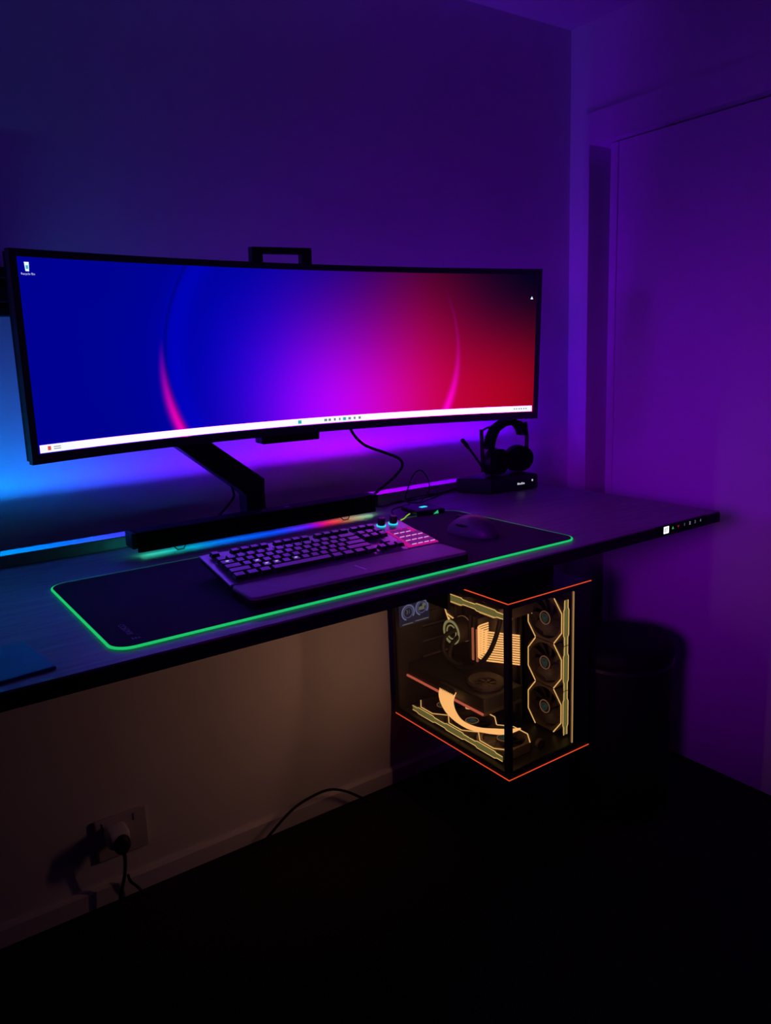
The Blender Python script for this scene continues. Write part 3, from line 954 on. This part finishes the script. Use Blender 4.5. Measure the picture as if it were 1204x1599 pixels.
for cx, tilt in ((-0.492, 0.30), (-0.405, -0.20)):
    cup = MB().lathe([(0.026, -0.014), (0.038, -0.011), (0.043, -0.002), (0.043, 0.006), (0.038, 0.013), (0.025, 0.016)], (0, 0, 0), 'y', 32)
    cup.map(lambda co, cx=cx, tilt=tilt: Vector((cx, HY, 0.9545)) + Matrix.Rotation(tilt, 3, 'Z') @ Vector((co.x, co.y, co.z * 0.86)))
    ec = part('ear_cup', cup, MAT['black'], hs, smooth=True)
    pad = MB().lathe([(0.026, -0.030), (0.036, -0.029), (0.041, -0.022), (0.041, -0.012), (0.026, -0.012)], (0, 0, 0), 'y', 32)
    pad.map(lambda co, cx=cx, tilt=tilt: Vector((cx, HY, 0.9545)) + Matrix.Rotation(tilt, 3, 'Z') @ Vector((co.x, co.y, co.z * 0.86)))
    part('ear_pad', pad, MAT['foam'], ec, smooth=True)
part('ear_frame', MB().tube([(-0.372, HY, 0.985), (-0.358, HY, 0.965), (-0.353, HY, 0.940), (-0.358, HY, 0.928), (-0.362, HY, 0.922)], 0.0040, 8, smooth=4), MAT['metal'], hs, smooth=True)
part('microphone', MB().tube([(-0.528, HY - 0.01, 0.924), (-0.548, HY - 0.012, 0.948), (-0.580, HY - 0.015, 0.985), (-0.622, HY - 0.02, 1.028)], 0.0042, 10, smooth=5, rad=lambda t: 0.0036 + 0.002 * (t > 0.8)), MAT['black'], hs, smooth=True)
single('headset_cable', MB().tube([(-0.565, -0.13, ZD + 0.008), (-0.585, -0.105, ZD + 0.006), (-0.602, -0.112, ZD + 0.004), (-0.640, -0.118, ZD + 0.003), (-0.672, -0.112, ZD + 0.003)], 0.0032, 8, smooth=6), MAT['cable'],
       'short black cable trailing left from the headset base', 'cable', (-0.6, -0.12, ZD), True)

# ================================================================== cables on the desk
single('monitor_cable', MB().tube([(-0.935, -0.150, 1.110), (-0.927, -0.140, 1.076), (-0.892, -0.14, 1.038), (-0.834, -0.145, 1.012), (-0.792, -0.150, 0.992), (-0.785, -0.150, 0.970), (-0.815, -0.15, 0.944), (-0.862, -0.150, 0.918), (-0.884, -0.150, 0.900), (-0.89, -0.150, ZD + 0.003)], 0.0036, 10, smooth=8), MAT['cable'],
       'thick black cable hanging in a bend from the monitor to the soundbar end', 'cable', (-0.89, -0.15, ZD), True)
single('usb_cable', MB().tube([(-0.790, -0.245, ZD + 0.010), (-0.772, -0.215, ZD + 0.006), (-0.735, -0.165, ZD + 0.004), (-0.702, -0.150, ZD + 0.018), (-0.698, -0.150, ZD + 0.046), (-0.716, -0.150, ZD + 0.075), (-0.733, -0.150, ZD + 0.081), (-0.752, -0.150, ZD + 0.068),
        (-0.772, -0.153, ZD + 0.036), (-0.785, -0.160, ZD + 0.010), (-0.760, -0.178, ZD + 0.003), (-0.705, -0.160, ZD + 0.003), (-0.655, -0.135, ZD + 0.004), (-0.645, -0.118, ZD + 0.004), (-0.685, -0.113, ZD + 0.004), (-0.745, -0.120, ZD + 0.005),
        (-0.772, -0.135, ZD + 0.006), (-0.745, -0.150, ZD + 0.006), (-0.690, -0.148, ZD + 0.007), (-0.650, -0.118, ZD + 0.005)], 0.0017, 8, smooth=8), MAT['cable'],
       'thin black cable in loose loops between the soundbar and the headset', 'cable', (-0.72, -0.15, ZD), True)
single('soundbar_cable', MB().tube([(-0.897, -0.185, ZD + 0.020), (-0.870, -0.165, ZD + 0.008), (-0.840, -0.150, ZD + 0.004), (-0.80, -0.135, ZD + 0.0035), (-0.76, -0.130, ZD + 0.0035), (-0.735, -0.140, ZD + 0.0035)], 0.0030, 8, smooth=6), MAT['cable'],
       'black cable leaving the right end of the soundbar', 'cable', (-0.85, -0.16, ZD), True)
single('keyboard_cable', MB().tube([(-1.035, -0.447, ZD + 0.030), (-1.000, -0.425, ZD + 0.012), (-0.945, -0.36, ZD + 0.008), (-0.905, -0.275, ZD + 0.0075), (-0.865, -0.218, ZD + 0.0075), (-0.800, -0.198, ZD + 0.0075)], 0.0022, 8, smooth=6), MAT['cable'],
       'thin black cable running from behind the keyboard knobs to the loops', 'cable', (-0.95, -0.36, ZD), True)
single('arm_cable', MB().tube([(-1.246, -0.125, 0.985), (-1.241, -0.125, 0.965), (-1.241, -0.125, 0.952), (-1.256, -0.125, 0.935), (-1.275, -0.125, 0.918), (-1.300, -0.127, 0.895), (-1.315, -0.130, ZD + 0.003)], 0.0028, 8, smooth=6), MAT['cable'],
       'thin black cable drooping beneath the monitor arm', 'cable', (-1.26, -0.125, ZD), True)

# teal pad at the left end of the desk
single('teal_pad', MB().prism([(-2.02, -0.600), (-1.777, -0.588), (-1.762, -0.716), (-2.02, -0.740)], ZD, ZD + 0.004, 'z', 0.001), MAT['teal'],
       'flat teal pad lying at the left end of the desk', 'pad', (-1.9, -0.66, ZD))

# dark slatted rack on the wall behind the monitor's left end
rk = thing('wall_rack', 'dark slatted rack on the wall behind the left end of the monitor', 'rack', (-1.78, -0.002, 1.36))
part('back_panel', MB().box(-1.93, -1.632, -0.012, -0.001, 1.360, 1.450, 0.002), MAT['black'], rk)
for z0, z1 in ((1.430, 1.452), (1.384, 1.418), (1.358, 1.376)):
    part('slat', MB().box(-1.935, -1.628, -0.030, -0.012, z0, z1, 0.003), MAT['matte'], rk)

# ================================================================== wall outlet
ol = thing('wall_outlet', 'double wall outlet plate low on the back wall', 'outlet', (-1.54, 0, 0.155))
part('plate', MB().box(-1.603, -1.480, -0.010, -0.0005, 0.108, 0.214, 0.004), MAT['outlet'], ol)
part('switch', MB().box(-1.585, -1.572, -0.0125, -0.009, 0.188, 0.206, 0.001), MAT['outlet'], ol)
part('switch', MB().box(-1.512, -1.499, -0.0125, -0.009, 0.188, 0.206, 0.001), MAT['outlet'], ol)
pl = thing('power_plug', 'white power plug with black cord in the wall outlet', 'plug', (-1.555, -0.02, 0.19))
part('body', MB().box(-1.585, -1.535, -0.062, -0.0105, 0.158, 0.200, 0.009, 3), MAT['white'], pl, smooth=True)
part('strain_relief', MB().ellipsoid((-1.556, -0.058, 0.168), (0.020, 0.018, 0.026), 18, 12), MAT['cable'], pl, smooth=True)
part('cord', MB().tube([(-1.554, -0.058, 0.155), (-1.553, -0.056, 0.125), (-1.556, -0.050, 0.085), (-1.566, -0.046, 0.045), (-1.572, -0.044, 0.015), (-1.560, -0.05, 0.005)], 0.0042, 8, smooth=6)
     .tube([(-1.545, -0.030, 0.065), (-1.540, -0.030, 0.045), (-1.528, -0.032, 0.028), (-1.515, -0.04, 0.006)], 0.0035, 8, smooth=5), MAT['cable'], pl, smooth=True)
single('floor_cable', MB().tube([(-1.230, -0.060, 0.004), (-1.175, -0.055, 0.040), (-1.115, -0.055, 0.078), (-1.060, -0.052, 0.090), (-1.00, -0.050, 0.090), (-0.950, -0.050, 0.068), (-0.905, -0.050, 0.034), (-0.87, -0.05, 0.005)], 0.0036, 8, smooth=8), MAT['cable'],
       'black cable arching over the skirting on the floor below the desk', 'cable', (-1.05, -0.05, 0), True)

# ================================================================== stool
st = thing('round_stool', 'dark round stool standing on the floor beside the hanging computer', 'stool', (-0.304, -0.470, 0))
part('seat', MB().lathe([(0.09, 0.455), (0.120, 0.452), (0.133, 0.442), (0.138, 0.425), (0.137, 0.412), (0.132, 0.405), (0.10, 0.403)], (-0.304, -0.470, 0.032), n=48), MAT['stool'], st, smooth=True)
part('rim', MB().lathe([(0.133, 0.392), (0.1385, 0.394), (0.1385, 0.403), (0.133, 0.405)], (-0.304, -0.470, 0.032), n=48, closed=True), MAT['metal'], st, smooth=True)
part('drum', MB().lathe([(0.128, -0.032), (0.133, -0.022), (0.133, 0.393), (0.10, 0.395)], (-0.304, -0.470, 0.032), n=48), MAT['stool'], st, smooth=True)

# ================================================================== hanging computer
PX0, PX1, PY0, PY1, PZ0, PZ1 = -0.7446, -0.458, -0.494, -0.022, 0.2274, 0.679
pc = thing('desktop_computer', 'black glass-sided computer with amber fans hanging under the desk', 'computer', ((PX0 + PX1) / 2, (PY0 + PY1) / 2, PZ0))
part('top_plate', MB().box(PX0 + 0.001, PX1, PY0 + 0.001, PY1, PZ1 - 0.016, PZ1 - 0.001, 0.001), MAT['pcblack'], pc)
part('bottom_plate', MB().box(PX0 + 0.001, PX1, PY0 + 0.001, PY1, PZ0 + 0.001, PZ0 + 0.010, 0.001), MAT['pcblack'], pc)
for z in (PZ1 - 0.0012, PZ0 + 0.0012):
    part('edge_light', MB().tube([(PX0, PY1, z), (PX0, PY0, z), (PX1, PY0, z)], 0.0012, 6), EM['orange'], pc, label='thin orange light line along the case edge')
part('corner_pillar', MB().prism([(PX0 + 0.0005, PY0 + 0.0005), (PX0 + 0.013, PY0 + 0.0005), (PX0 + 0.013, PY0 + 0.004), (PX0 + 0.004, PY0 + 0.004), (PX0 + 0.004, PY0 + 0.017), (PX0 + 0.0005, PY0 + 0.017)], PZ0 + 0.010, PZ1 - 0.016, 'z'), MAT['pcblack'], pc)
part('frame_post', MB().box(PX0 + 0.0005, PX0 + 0.007, PY1 - 0.010, PY1, PZ0 + 0.010, PZ1 - 0.016), MAT['pcblack'], pc)
part('bottom_rail', MB().box(PX0 + 0.0005, PX0 + 0.006, PY0 + 0.017, PY1 - 0.010, PZ0 + 0.010, PZ0 + 0.018).box(PX0 + 0.013, -0.525, PY0 + 0.0005, PY0 + 0.006, PZ0 + 0.010, PZ0 + 0.022), MAT['pcblack'], pc)
part('side_glass', MB().box(PX0 + 0.0015, PX0 + 0.0045, PY0 + 0.017, PY1 - 0.010, PZ0 + 0.018, PZ1 - 0.016), MAT['glass'], pc, label='smoked glass side panel')
part('front_glass', MB().box(PX0 + 0.013, -0.5225, PY0 + 0.0015, PY0 + 0.0045, PZ0 + 0.022, PZ1 - 0.016), MAT['glass'], pc, label='smoked glass front panel')
part('glass_edge', MB().box(-0.5222, -0.5185, PY0 + 0.0008, PY0 + 0.0045, PZ0 + 0.026, PZ1 - 0.018), EM['edgeglint'], pc, label='tan strip beside the front glass, a reflection painted as glow')  # fan light reflected on this edge, painted as weak emission
part('front_frame', MB().box(-0.5180, PX1, PY0 + 0.0008, PY0 + 0.010, PZ0 + 0.010, PZ1 - 0.016, 0.001), MAT['pcblack'], pc)
part('right_panel', MB().box(-0.468, PX1, PY0 + 0.010, PY1, PZ0 + 0.010, PZ1 - 0.016), MAT['pcblack'], pc)
# rear panel with a row of vents
rp_ = MB()
rp_.box(PX0 + 0.007, -0.640, PY1 - 0.004, PY1, PZ0 + 0.010, PZ1 - 0.016)
rp_.box(-0.500, PX1, PY1 - 0.004, PY1, PZ0 + 0.010, PZ1 - 0.016)
for k in range(9):
    z = PZ0 + 0.010 + k * 0.047
    rp_.box(-0.640, -0.500, PY1 - 0.004, PY1, z, z + 0.039)
part('rear_panel', rp_, MAT['pcblack'], pc)
# motherboard with its parts
mbd = part('motherboard', MB().box(-0.535, -0.528, -0.300, -0.030, 0.270, 0.625), MAT['tray'], pc)
part('tray', MB().box(-0.526, -0.520, -0.312, PY1 - 0.004, PZ0 + 0.010, PZ1 - 0.016), MAT['pcblack'], pc)
part('heatsink', MB().box(-0.565, -0.535, -0.085, -0.035, 0.44, 0.60, 0.004), MAT['heatsink'], mbd)
part('heatsink', MB().box(-0.560, -0.535, -0.165, -0.070, 0.575, 0.61, 0.004), MAT['heatsink'], mbd)
part('lit_logo', MB().bar([(-0.5675, -0.030, 0.535), (-0.5675, -0.048, 0.500), (-0.5675, -0.066, 0.466), (-0.5675, -0.078, 0.492), (-0.5675, -0.046, 0.500)], 0.0030, 0.002, (1, 0, 0))
     .bar([(-0.5675, -0.058, 0.490), (-0.5675, -0.070, 0.472)], 0.0028, 0.002, (1, 0, 0)), EM['yellow'], mbd, label='angular yellow lit emblem')
for y in (-0.172, -0.190):
    rmod = part('memory_stick', MB().box(-0.572, -0.535, y - 0.0035, y + 0.0035, 0.392, 0.522, 0.001), MAT['tray'], mbd)
    part('light_bar', MB().box(-0.576, -0.5722, y - 0.0032, y + 0.0032, 0.394, 0.490), EM['ram'], rmod, label='orange light bar of the memory stick')
part('memory_stick', MB().box(-0.572, -0.535, -0.157, -0.151, 0.392, 0.522, 0.001), MAT['tray'], mbd)
# cooling pump and its hoses
pump = part('pump', MB().lathe([(0.034, -0.055), (0.036, 0.0), (0.035, 0.004), (0.020, 0.004)], (-0.538, -0.112, 0.467), 'x', 36).map(lambda co: Vector((-0.538 - (co.x + 0.538) - 0.004, co.y, co.z))), MAT['tray'], pc, smooth=True)
# ring lights on the pump face
def ring_x(x, y, z, r, w, d=0.0015, n=40):
    return MB().lathe([(r - w, 0), (r, 0), (r, d), (r - w, d)], (x, y, z), 'x', n, closed=True)
PFX = -0.5495
part('pump_cap', MB().lathe([(0.030, 0), (0.036, 0.002), (0.036, 0.050), (0.020, 0.050)], (-0.600, -0.112, 0.467), 'x', 36), MAT['tray'], pump, smooth=True)
part('ring_light', ring_x(-0.6035, -0.112, 0.467, 0.0365, 0.0075), EM['ring'], pump, label='pale green ring light of the pump')
part('ring_light', ring_x(-0.6030, -0.112, 0.467, 0.022, 0.004), EM['ring'], pump)
part('ring_light', MB().lathe([(0.0372, 0), (0.0385, 0), (0.0385, 0.002), (0.0372, 0.002)], (-0.557, -0.112, 0.467), 'x', 40, closed=True), EM['hubglow'], pump)
part('hose', MB().tube([(-0.600, -0.140, 0.462), (-0.628, -0.140, 0.440), (-0.640, -0.150, 0.405), (-0.625, -0.185, 0.385), (-0.61, -0.23, 0.405), (-0.60, -0.27, 0.455), (-0.595, -0.30, 0.53), (-0.59, -0.315, 0.615)], 0.0065, 10, smooth=6), MAT['cable'], pc, smooth=True)
part('hose', MB().tube([(-0.598, -0.132, 0.480), (-0.640, -0.130, 0.470), (-0.655, -0.138, 0.432), (-0.645, -0.165, 0.405), (-0.630, -0.19, 0.40)], 0.0065, 10, smooth=6), MAT['cable'], pc, smooth=True)
# lit 24-pin cable: a stack of level strands bending out from the board to the tray edge
lc = MB()
for k in range(13):
    z = 0.424 + k * 0.0069
    lc.tube([(-0.545, -0.205, z), (-0.580, -0.208, z), (-0.596, -0.222, z - 0.001), (-0.592, -0.246, z - 0.003), (-0.570, -0.270, z - 0.006), (-0.545, -0.292, z - 0.010), (-0.528, -0.312, z - 0.012)], 0.0022, 6, smooth=5)
part('lit_power_cable', lc, EM['strand'], pc, smooth=True, label='amber glowing flat cable by the memory')
# graphics card
gp = part('graphics_card', MB().box(-0.700, -0.560, -0.356, -0.030, 0.340, 0.376, 0.004), MAT['pcblack'], pc, label='long dark graphics card')
part('light_line', MB().box(-0.7045, -0.7002, -0.356, -0.026, 0.3325, 0.3385, 0.001), EM['gpu'], gp, label='pink lit line along the card')
part('shroud', MB().box(-0.698, -0.562, -0.354, -0.032, 0.328, 0.340, 0.002), MAT['heatsink'], gp)
part('card_fan', MB().lathe([(0.030, 0.0), (0.050, 0.0), (0.052, 0.010), (0.046, 0.014), (0.030, 0.006)], (-0.630, -0.285, 0.376), 'z', 36, closed=True), MAT['tray'], gp, smooth=True)
cf = MB()
for k in range(7):
    a = 2 * PI * k / 7
    cf.prism([(-0.630 + math.cos(a + d) * r, -0.285 + math.sin(a + d) * r) for r, d in ((0.012, 0), (0.044, 0.25), (0.044, 0.75), (0.012, 0.45))], 0.377, 0.379, 'z')
part('card_fan_blades', cf, MAT['heatsink'], gp)
part('bracket', MB().box(-0.712, -0.706, -0.252, -0.190, 0.352, 0.372, 0.001), MAT['tray'], gp)
gc = MB()
for k in range(9):
    s = k / 8
    gc.tube([(-0.706, -0.190 - 0.060 * s, 0.362), (-0.718, -0.196 - 0.056 * s, 0.338), (-0.720 + 0.004 * s, -0.215 - 0.046 * s, 0.310), (-0.718 + 0.010 * s, -0.250 - 0.032 * s, 0.291 - 0.002 * s),
             (-0.708 + 0.020 * s, -0.300 - 0.018 * s, 0.279), (-0.694 + 0.030 * s, -0.350 - 0.008 * s, 0.283), (-0.684 + 0.032 * s, -0.395, 0.293), (-0.676 + 0.034 * s, -0.428, 0.306)], 0.0027, 6, smooth=6)
part('lit_power_cable', gc, EM['strand'], pc, smooth=True, label='amber glowing cable curling down from the graphics card')
# small gauge screen inside at the rear
lcd = part('gauge_screen', MB().box(-0.734, -0.629, -0.046, -0.040, 0.494, 0.578, 0.001), EM['lcd'], pc, label='small screen showing two blue dial gauges')
def ring_y(x, z, r, w, y=-0.0475, n=36, a0=0, a1=360):
    mb = MB()
    k0 = [(x + math.cos(math.radians(a0 + (a1 - a0) * k / n)) * r, y, z + math.sin(math.radians(a0 + (a1 - a0) * k / n)) * r) for k in range(n + 1)]
    return mb.bar(k0, w, 0.0008, (0, 1, 0))
for x, z in ((-0.7065, 0.533), (-0.657, 0.5375)):
    part('gauge', ring_y(x, z, 0.0215, 0.0042, a0=-40, a1=250), EM['lcdw'], lcd)
    part('gauge', ring_y(x, z, 0.0155, 0.0012), EM['lcdw'], lcd)
part('reading', text_mb('31', 0.017, lambda x, y: (-0.706 + x, -0.0475, 0.5345 + y)), EM['lcdg'], lcd)
part('reading', MB().box(-0.668, -0.648, -0.0478, -0.0470, 0.531, 0.541).box(-0.655, -0.643, -0.0478, -0.0470, 0.541, 0.549), EM['lcdg'], lcd)
part('reading', MB().box(-0.728, -0.690, -0.0478, -0.0470, 0.4985, 0.5010).box(-0.682, -0.634, -0.0478, -0.0470, 0.5005, 0.5030), EM['lcdg'], lcd)

# ---- fans: drawn once face-up, then set on three sides of the case
FH = 0.0618
def fan_meshes():
    out = {}
    mb = MB()
    n = 48
    # square frame with a round hole, chamfered corners
    outer, inner = [], []
    for k in range(n):
        a = 2 * PI * k / n
        c, s = math.cos(a), math.sin(a)
        q = FH / max(abs(c), abs(s))
        px_, py_ = c * q, s * q
        if abs(px_) + abs(py_) > FH * 1.62:
            f = FH * 1.62 / (abs(px_) + abs(py_)); px_ *= f; py_ *= f
        outer.append((px_, py_)); inner.append((c * 0.0555, s * 0.0555))
    rings = [[mb.bm.verts.new((*p, z)) for p in pts] for pts, z in ((outer, -0.025), (outer, 0.0), (inner, 0.0), (inner, -0.025))]
    for i in range(4):
        A, B = rings[i], rings[(i + 1) % 4]
        for k in range(n):
            mb.bm.faces.new((A[k], A[(k + 1) % n], B[(k + 1) % n], B[k]))
    bmesh.ops.recalc_face_normals(mb.bm, faces=mb.bm.faces[:])
    out['frame'] = mb.mesh('fan', MAT['fan'])
    mb = MB()
    for k in range(9):
        a = 2 * PI * k / 9
        st_ = 6
        lo = []
        for i in range(st_ + 1):
            t = i / st_
            r = 0.018 + (0.0535 - 0.018) * t
            sw = a + 0.35 * t
            lo.append([mb.bm.verts.new((math.cos(sw) * r, math.sin(sw) * r, -0.006)), mb.bm.verts.new((math.cos(sw + 0.50) * r, math.sin(sw + 0.50) * r, -0.016)),
                       mb.bm.verts.new((math.cos(sw + 0.50) * r, math.sin(sw + 0.50) * r, -0.0175)), mb.bm.verts.new((math.cos(sw) * r, math.sin(sw) * r, -0.0075))])
        for i in range(st_):
            for j in range(4):
                mb.bm.faces.new((lo[i][j], lo[i][(j + 1) % 4], lo[i + 1][(j + 1) % 4], lo[i + 1][j]))
        mb.bm.faces.new(lo[0][::-1]); mb.bm.faces.new(lo[-1])
    mb.box(-0.055, 0.055, -0.003, 0.003, -0.0245, -0.021)
    mb.box(-0.003, 0.003, -0.055, 0.055, -0.0245, -0.021)
    bmesh.ops.recalc_face_normals(mb.bm, faces=mb.bm.faces[:])
    out['blades'] = mb.mesh('blades', MAT['blade'])
    out['hub'] = MB().lathe([(0.0190, -0.020), (0.0205, -0.004), (0.0195, -0.0015), (0.010, -0.001)], n=36).mesh('hub', MAT['blade'], True)
    out['hub_ring'] = MB().lathe([(0.0165, -0.0015), (0.0185, -0.0015), (0.0185, -0.0002), (0.0165, -0.0002)], n=36, closed=True).mesh('hub_ring', EM['hubglow'])
    em = MB()
    sh = [(0, -0.0130), (0.0085, -0.003), (0.0095, 0.0085), (0, 0.0105), (-0.0095, 0.0085), (-0.0085, -0.003)]
    em.bar([(x, y, 0.0) for x, y in sh], 0.0026, 0.0010, (0, 0, 1), closed=True)
    em.bar([(x * 0.55, y * 0.55, 0.0) for x, y in sh], 0.0016, 0.0010, (0, 0, 1), closed=True)
    em.lathe([(0.0030, -0.0005), (0.0030, 0.0005)], n=14)
    out['emblem'] = em.mesh('emblem', EM['emblem'])
    ln = MB()
    q, r = 0.0600, 0.0330
    for sx in (1, -1):
        pts = [(sx * r, -FH, 0.0006), (sx * q, -0.026, 0.0006), (sx * q, 0.026, 0.0006), (sx * r, FH, 0.0006)]
        ln.bar(pts, 0.0024, 0.0012, (0, 0, 1))
    out['outline_light'] = ln.mesh('outline_light', EM['yellow'])
    b = MB()
    b.box(-FH - 0.0012, -FH - 0.0002, -0.056, 0.056, -0.0205, -0.0045)
    b.box(-FH - 0.0012, -FH - 0.0002, -0.0618, 0.0618, -0.0175, -0.0075)
    out['light_bar'] = b.mesh('light_bar', EM['bar'])
    e2 = MB()
    for s, zz in ((1, -0.0030), (-1, -0.0220)):
        e2.bar([(-FH - 0.0018, -FH, zz - 0.0032 * s), (-FH - 0.0018, -0.040, zz - 0.0032 * s), (-FH - 0.0018, -0.034, zz), (-FH - 0.0018, 0.034, zz), (-FH - 0.0018, 0.040, zz - 0.0032 * s), (-FH - 0.0018, FH, zz - 0.0032 * s)], 0.0015, 0.0012, (1, 0, 0))
    out['bar_outline'] = e2.mesh('bar_outline', EM['yellow'])
    return out
FM = fan_meshes()
def fan(center, ex, ey, ez, spin=0.0, label=None):
    """ex, ey, ez: where the fan's own axes point; its lit side bar is on -ex"""
    mt = Matrix((Vector(ex), Vector(ey), Vector(ez))).transposed().to_4x4()
    mt.translation = Vector(center) - Vector(pc.location)
    f = bpy.data.objects.new('fan', FM['frame'])
    COL.objects.link(f)
    f.parent = pc
    f.matrix_local = mt
    if label: f['label'] = label
    for nm in ('blades', 'hub', 'hub_ring', 'emblem', 'outline_light', 'light_bar', 'bar_outline'):
        o = bpy.data.objects.new(nm, FM[nm])
        COL.objects.link(o)
        o.parent = f
        if nm in ('emblem', 'blades'):
            o.rotation_euler = (0, 0, spin)
    return f
# side fans face -x, lit bar towards the front (-y)
for z, sp in ((0.557, 0.0), (0.431, 0.15), (0.305, 2.2)):
    fan((-0.500, -0.376, z), (0, 1, 0), (0, 0, 1), (1, 0, 0) if False else (-1, 0, 0), sp) if False else fan((-0.500, -0.376, z), (0, 1, 0), (0, 0, -1), (-1, 0, 0), sp + PI)
# floor fans face up, lit bar towards the side glass (-x)
for y in (-0.378, -0.253, -0.128):
    fan((-0.652, y, 0.2650), (1, 0, 0), (0, 1, 0), (0, 0, 1), 0.4)
# roof fans face down
for y in (-0.384, -0.259, -0.134):
    fan((-0.652, y, 0.6160), (1, 0, 0), (0, -1, 0), (0, 0, -1), 0.9)
# warm fill lights added behind the corner pillar for case interior and wall
area_lamp('case_fill', (-0.7270, -0.4800, 0.50), (-1.06, 0.0, 0.52), 0.008, 0.74, (1.0, 0.49, 0.30), 160, 0.22)
area_lamp('case_fill', (-0.7280, -0.4840, 0.46), (-0.50, -0.376, 0.45), 0.008, 0.30, (1.0, 0.55, 0.26), 160, 0.30)
part('thumb_screw', MB().lathe([(0.006, 0), (0.0135, 0.001), (0.0145, 0.010), (0.010, 0.012)], (-0.600, -0.462, 0.262), 'y', 24), MAT['tray'], pc, smooth=True)
# under-desk bracket the computer hangs from
hk = thing('computer_mount', 'black bracket between the desk underside and the hanging computer', 'bracket', (-0.63, -0.26, PZ1))
part('body', MB().box(-0.745, -0.513, -0.420, -0.10, PZ1 + 0.0002, ZD - TH - 0.0002, 0.003), MAT['matte'], hk)
part('side_flange', MB().box(-0.760, -0.750, -0.292, -0.203, 0.615, ZD - TH - 0.0002, 0.002).box(-0.760, -0.745, -0.336, -0.203, 0.690, ZD - TH - 0.0002, 0.002), MAT['matte'], hk)
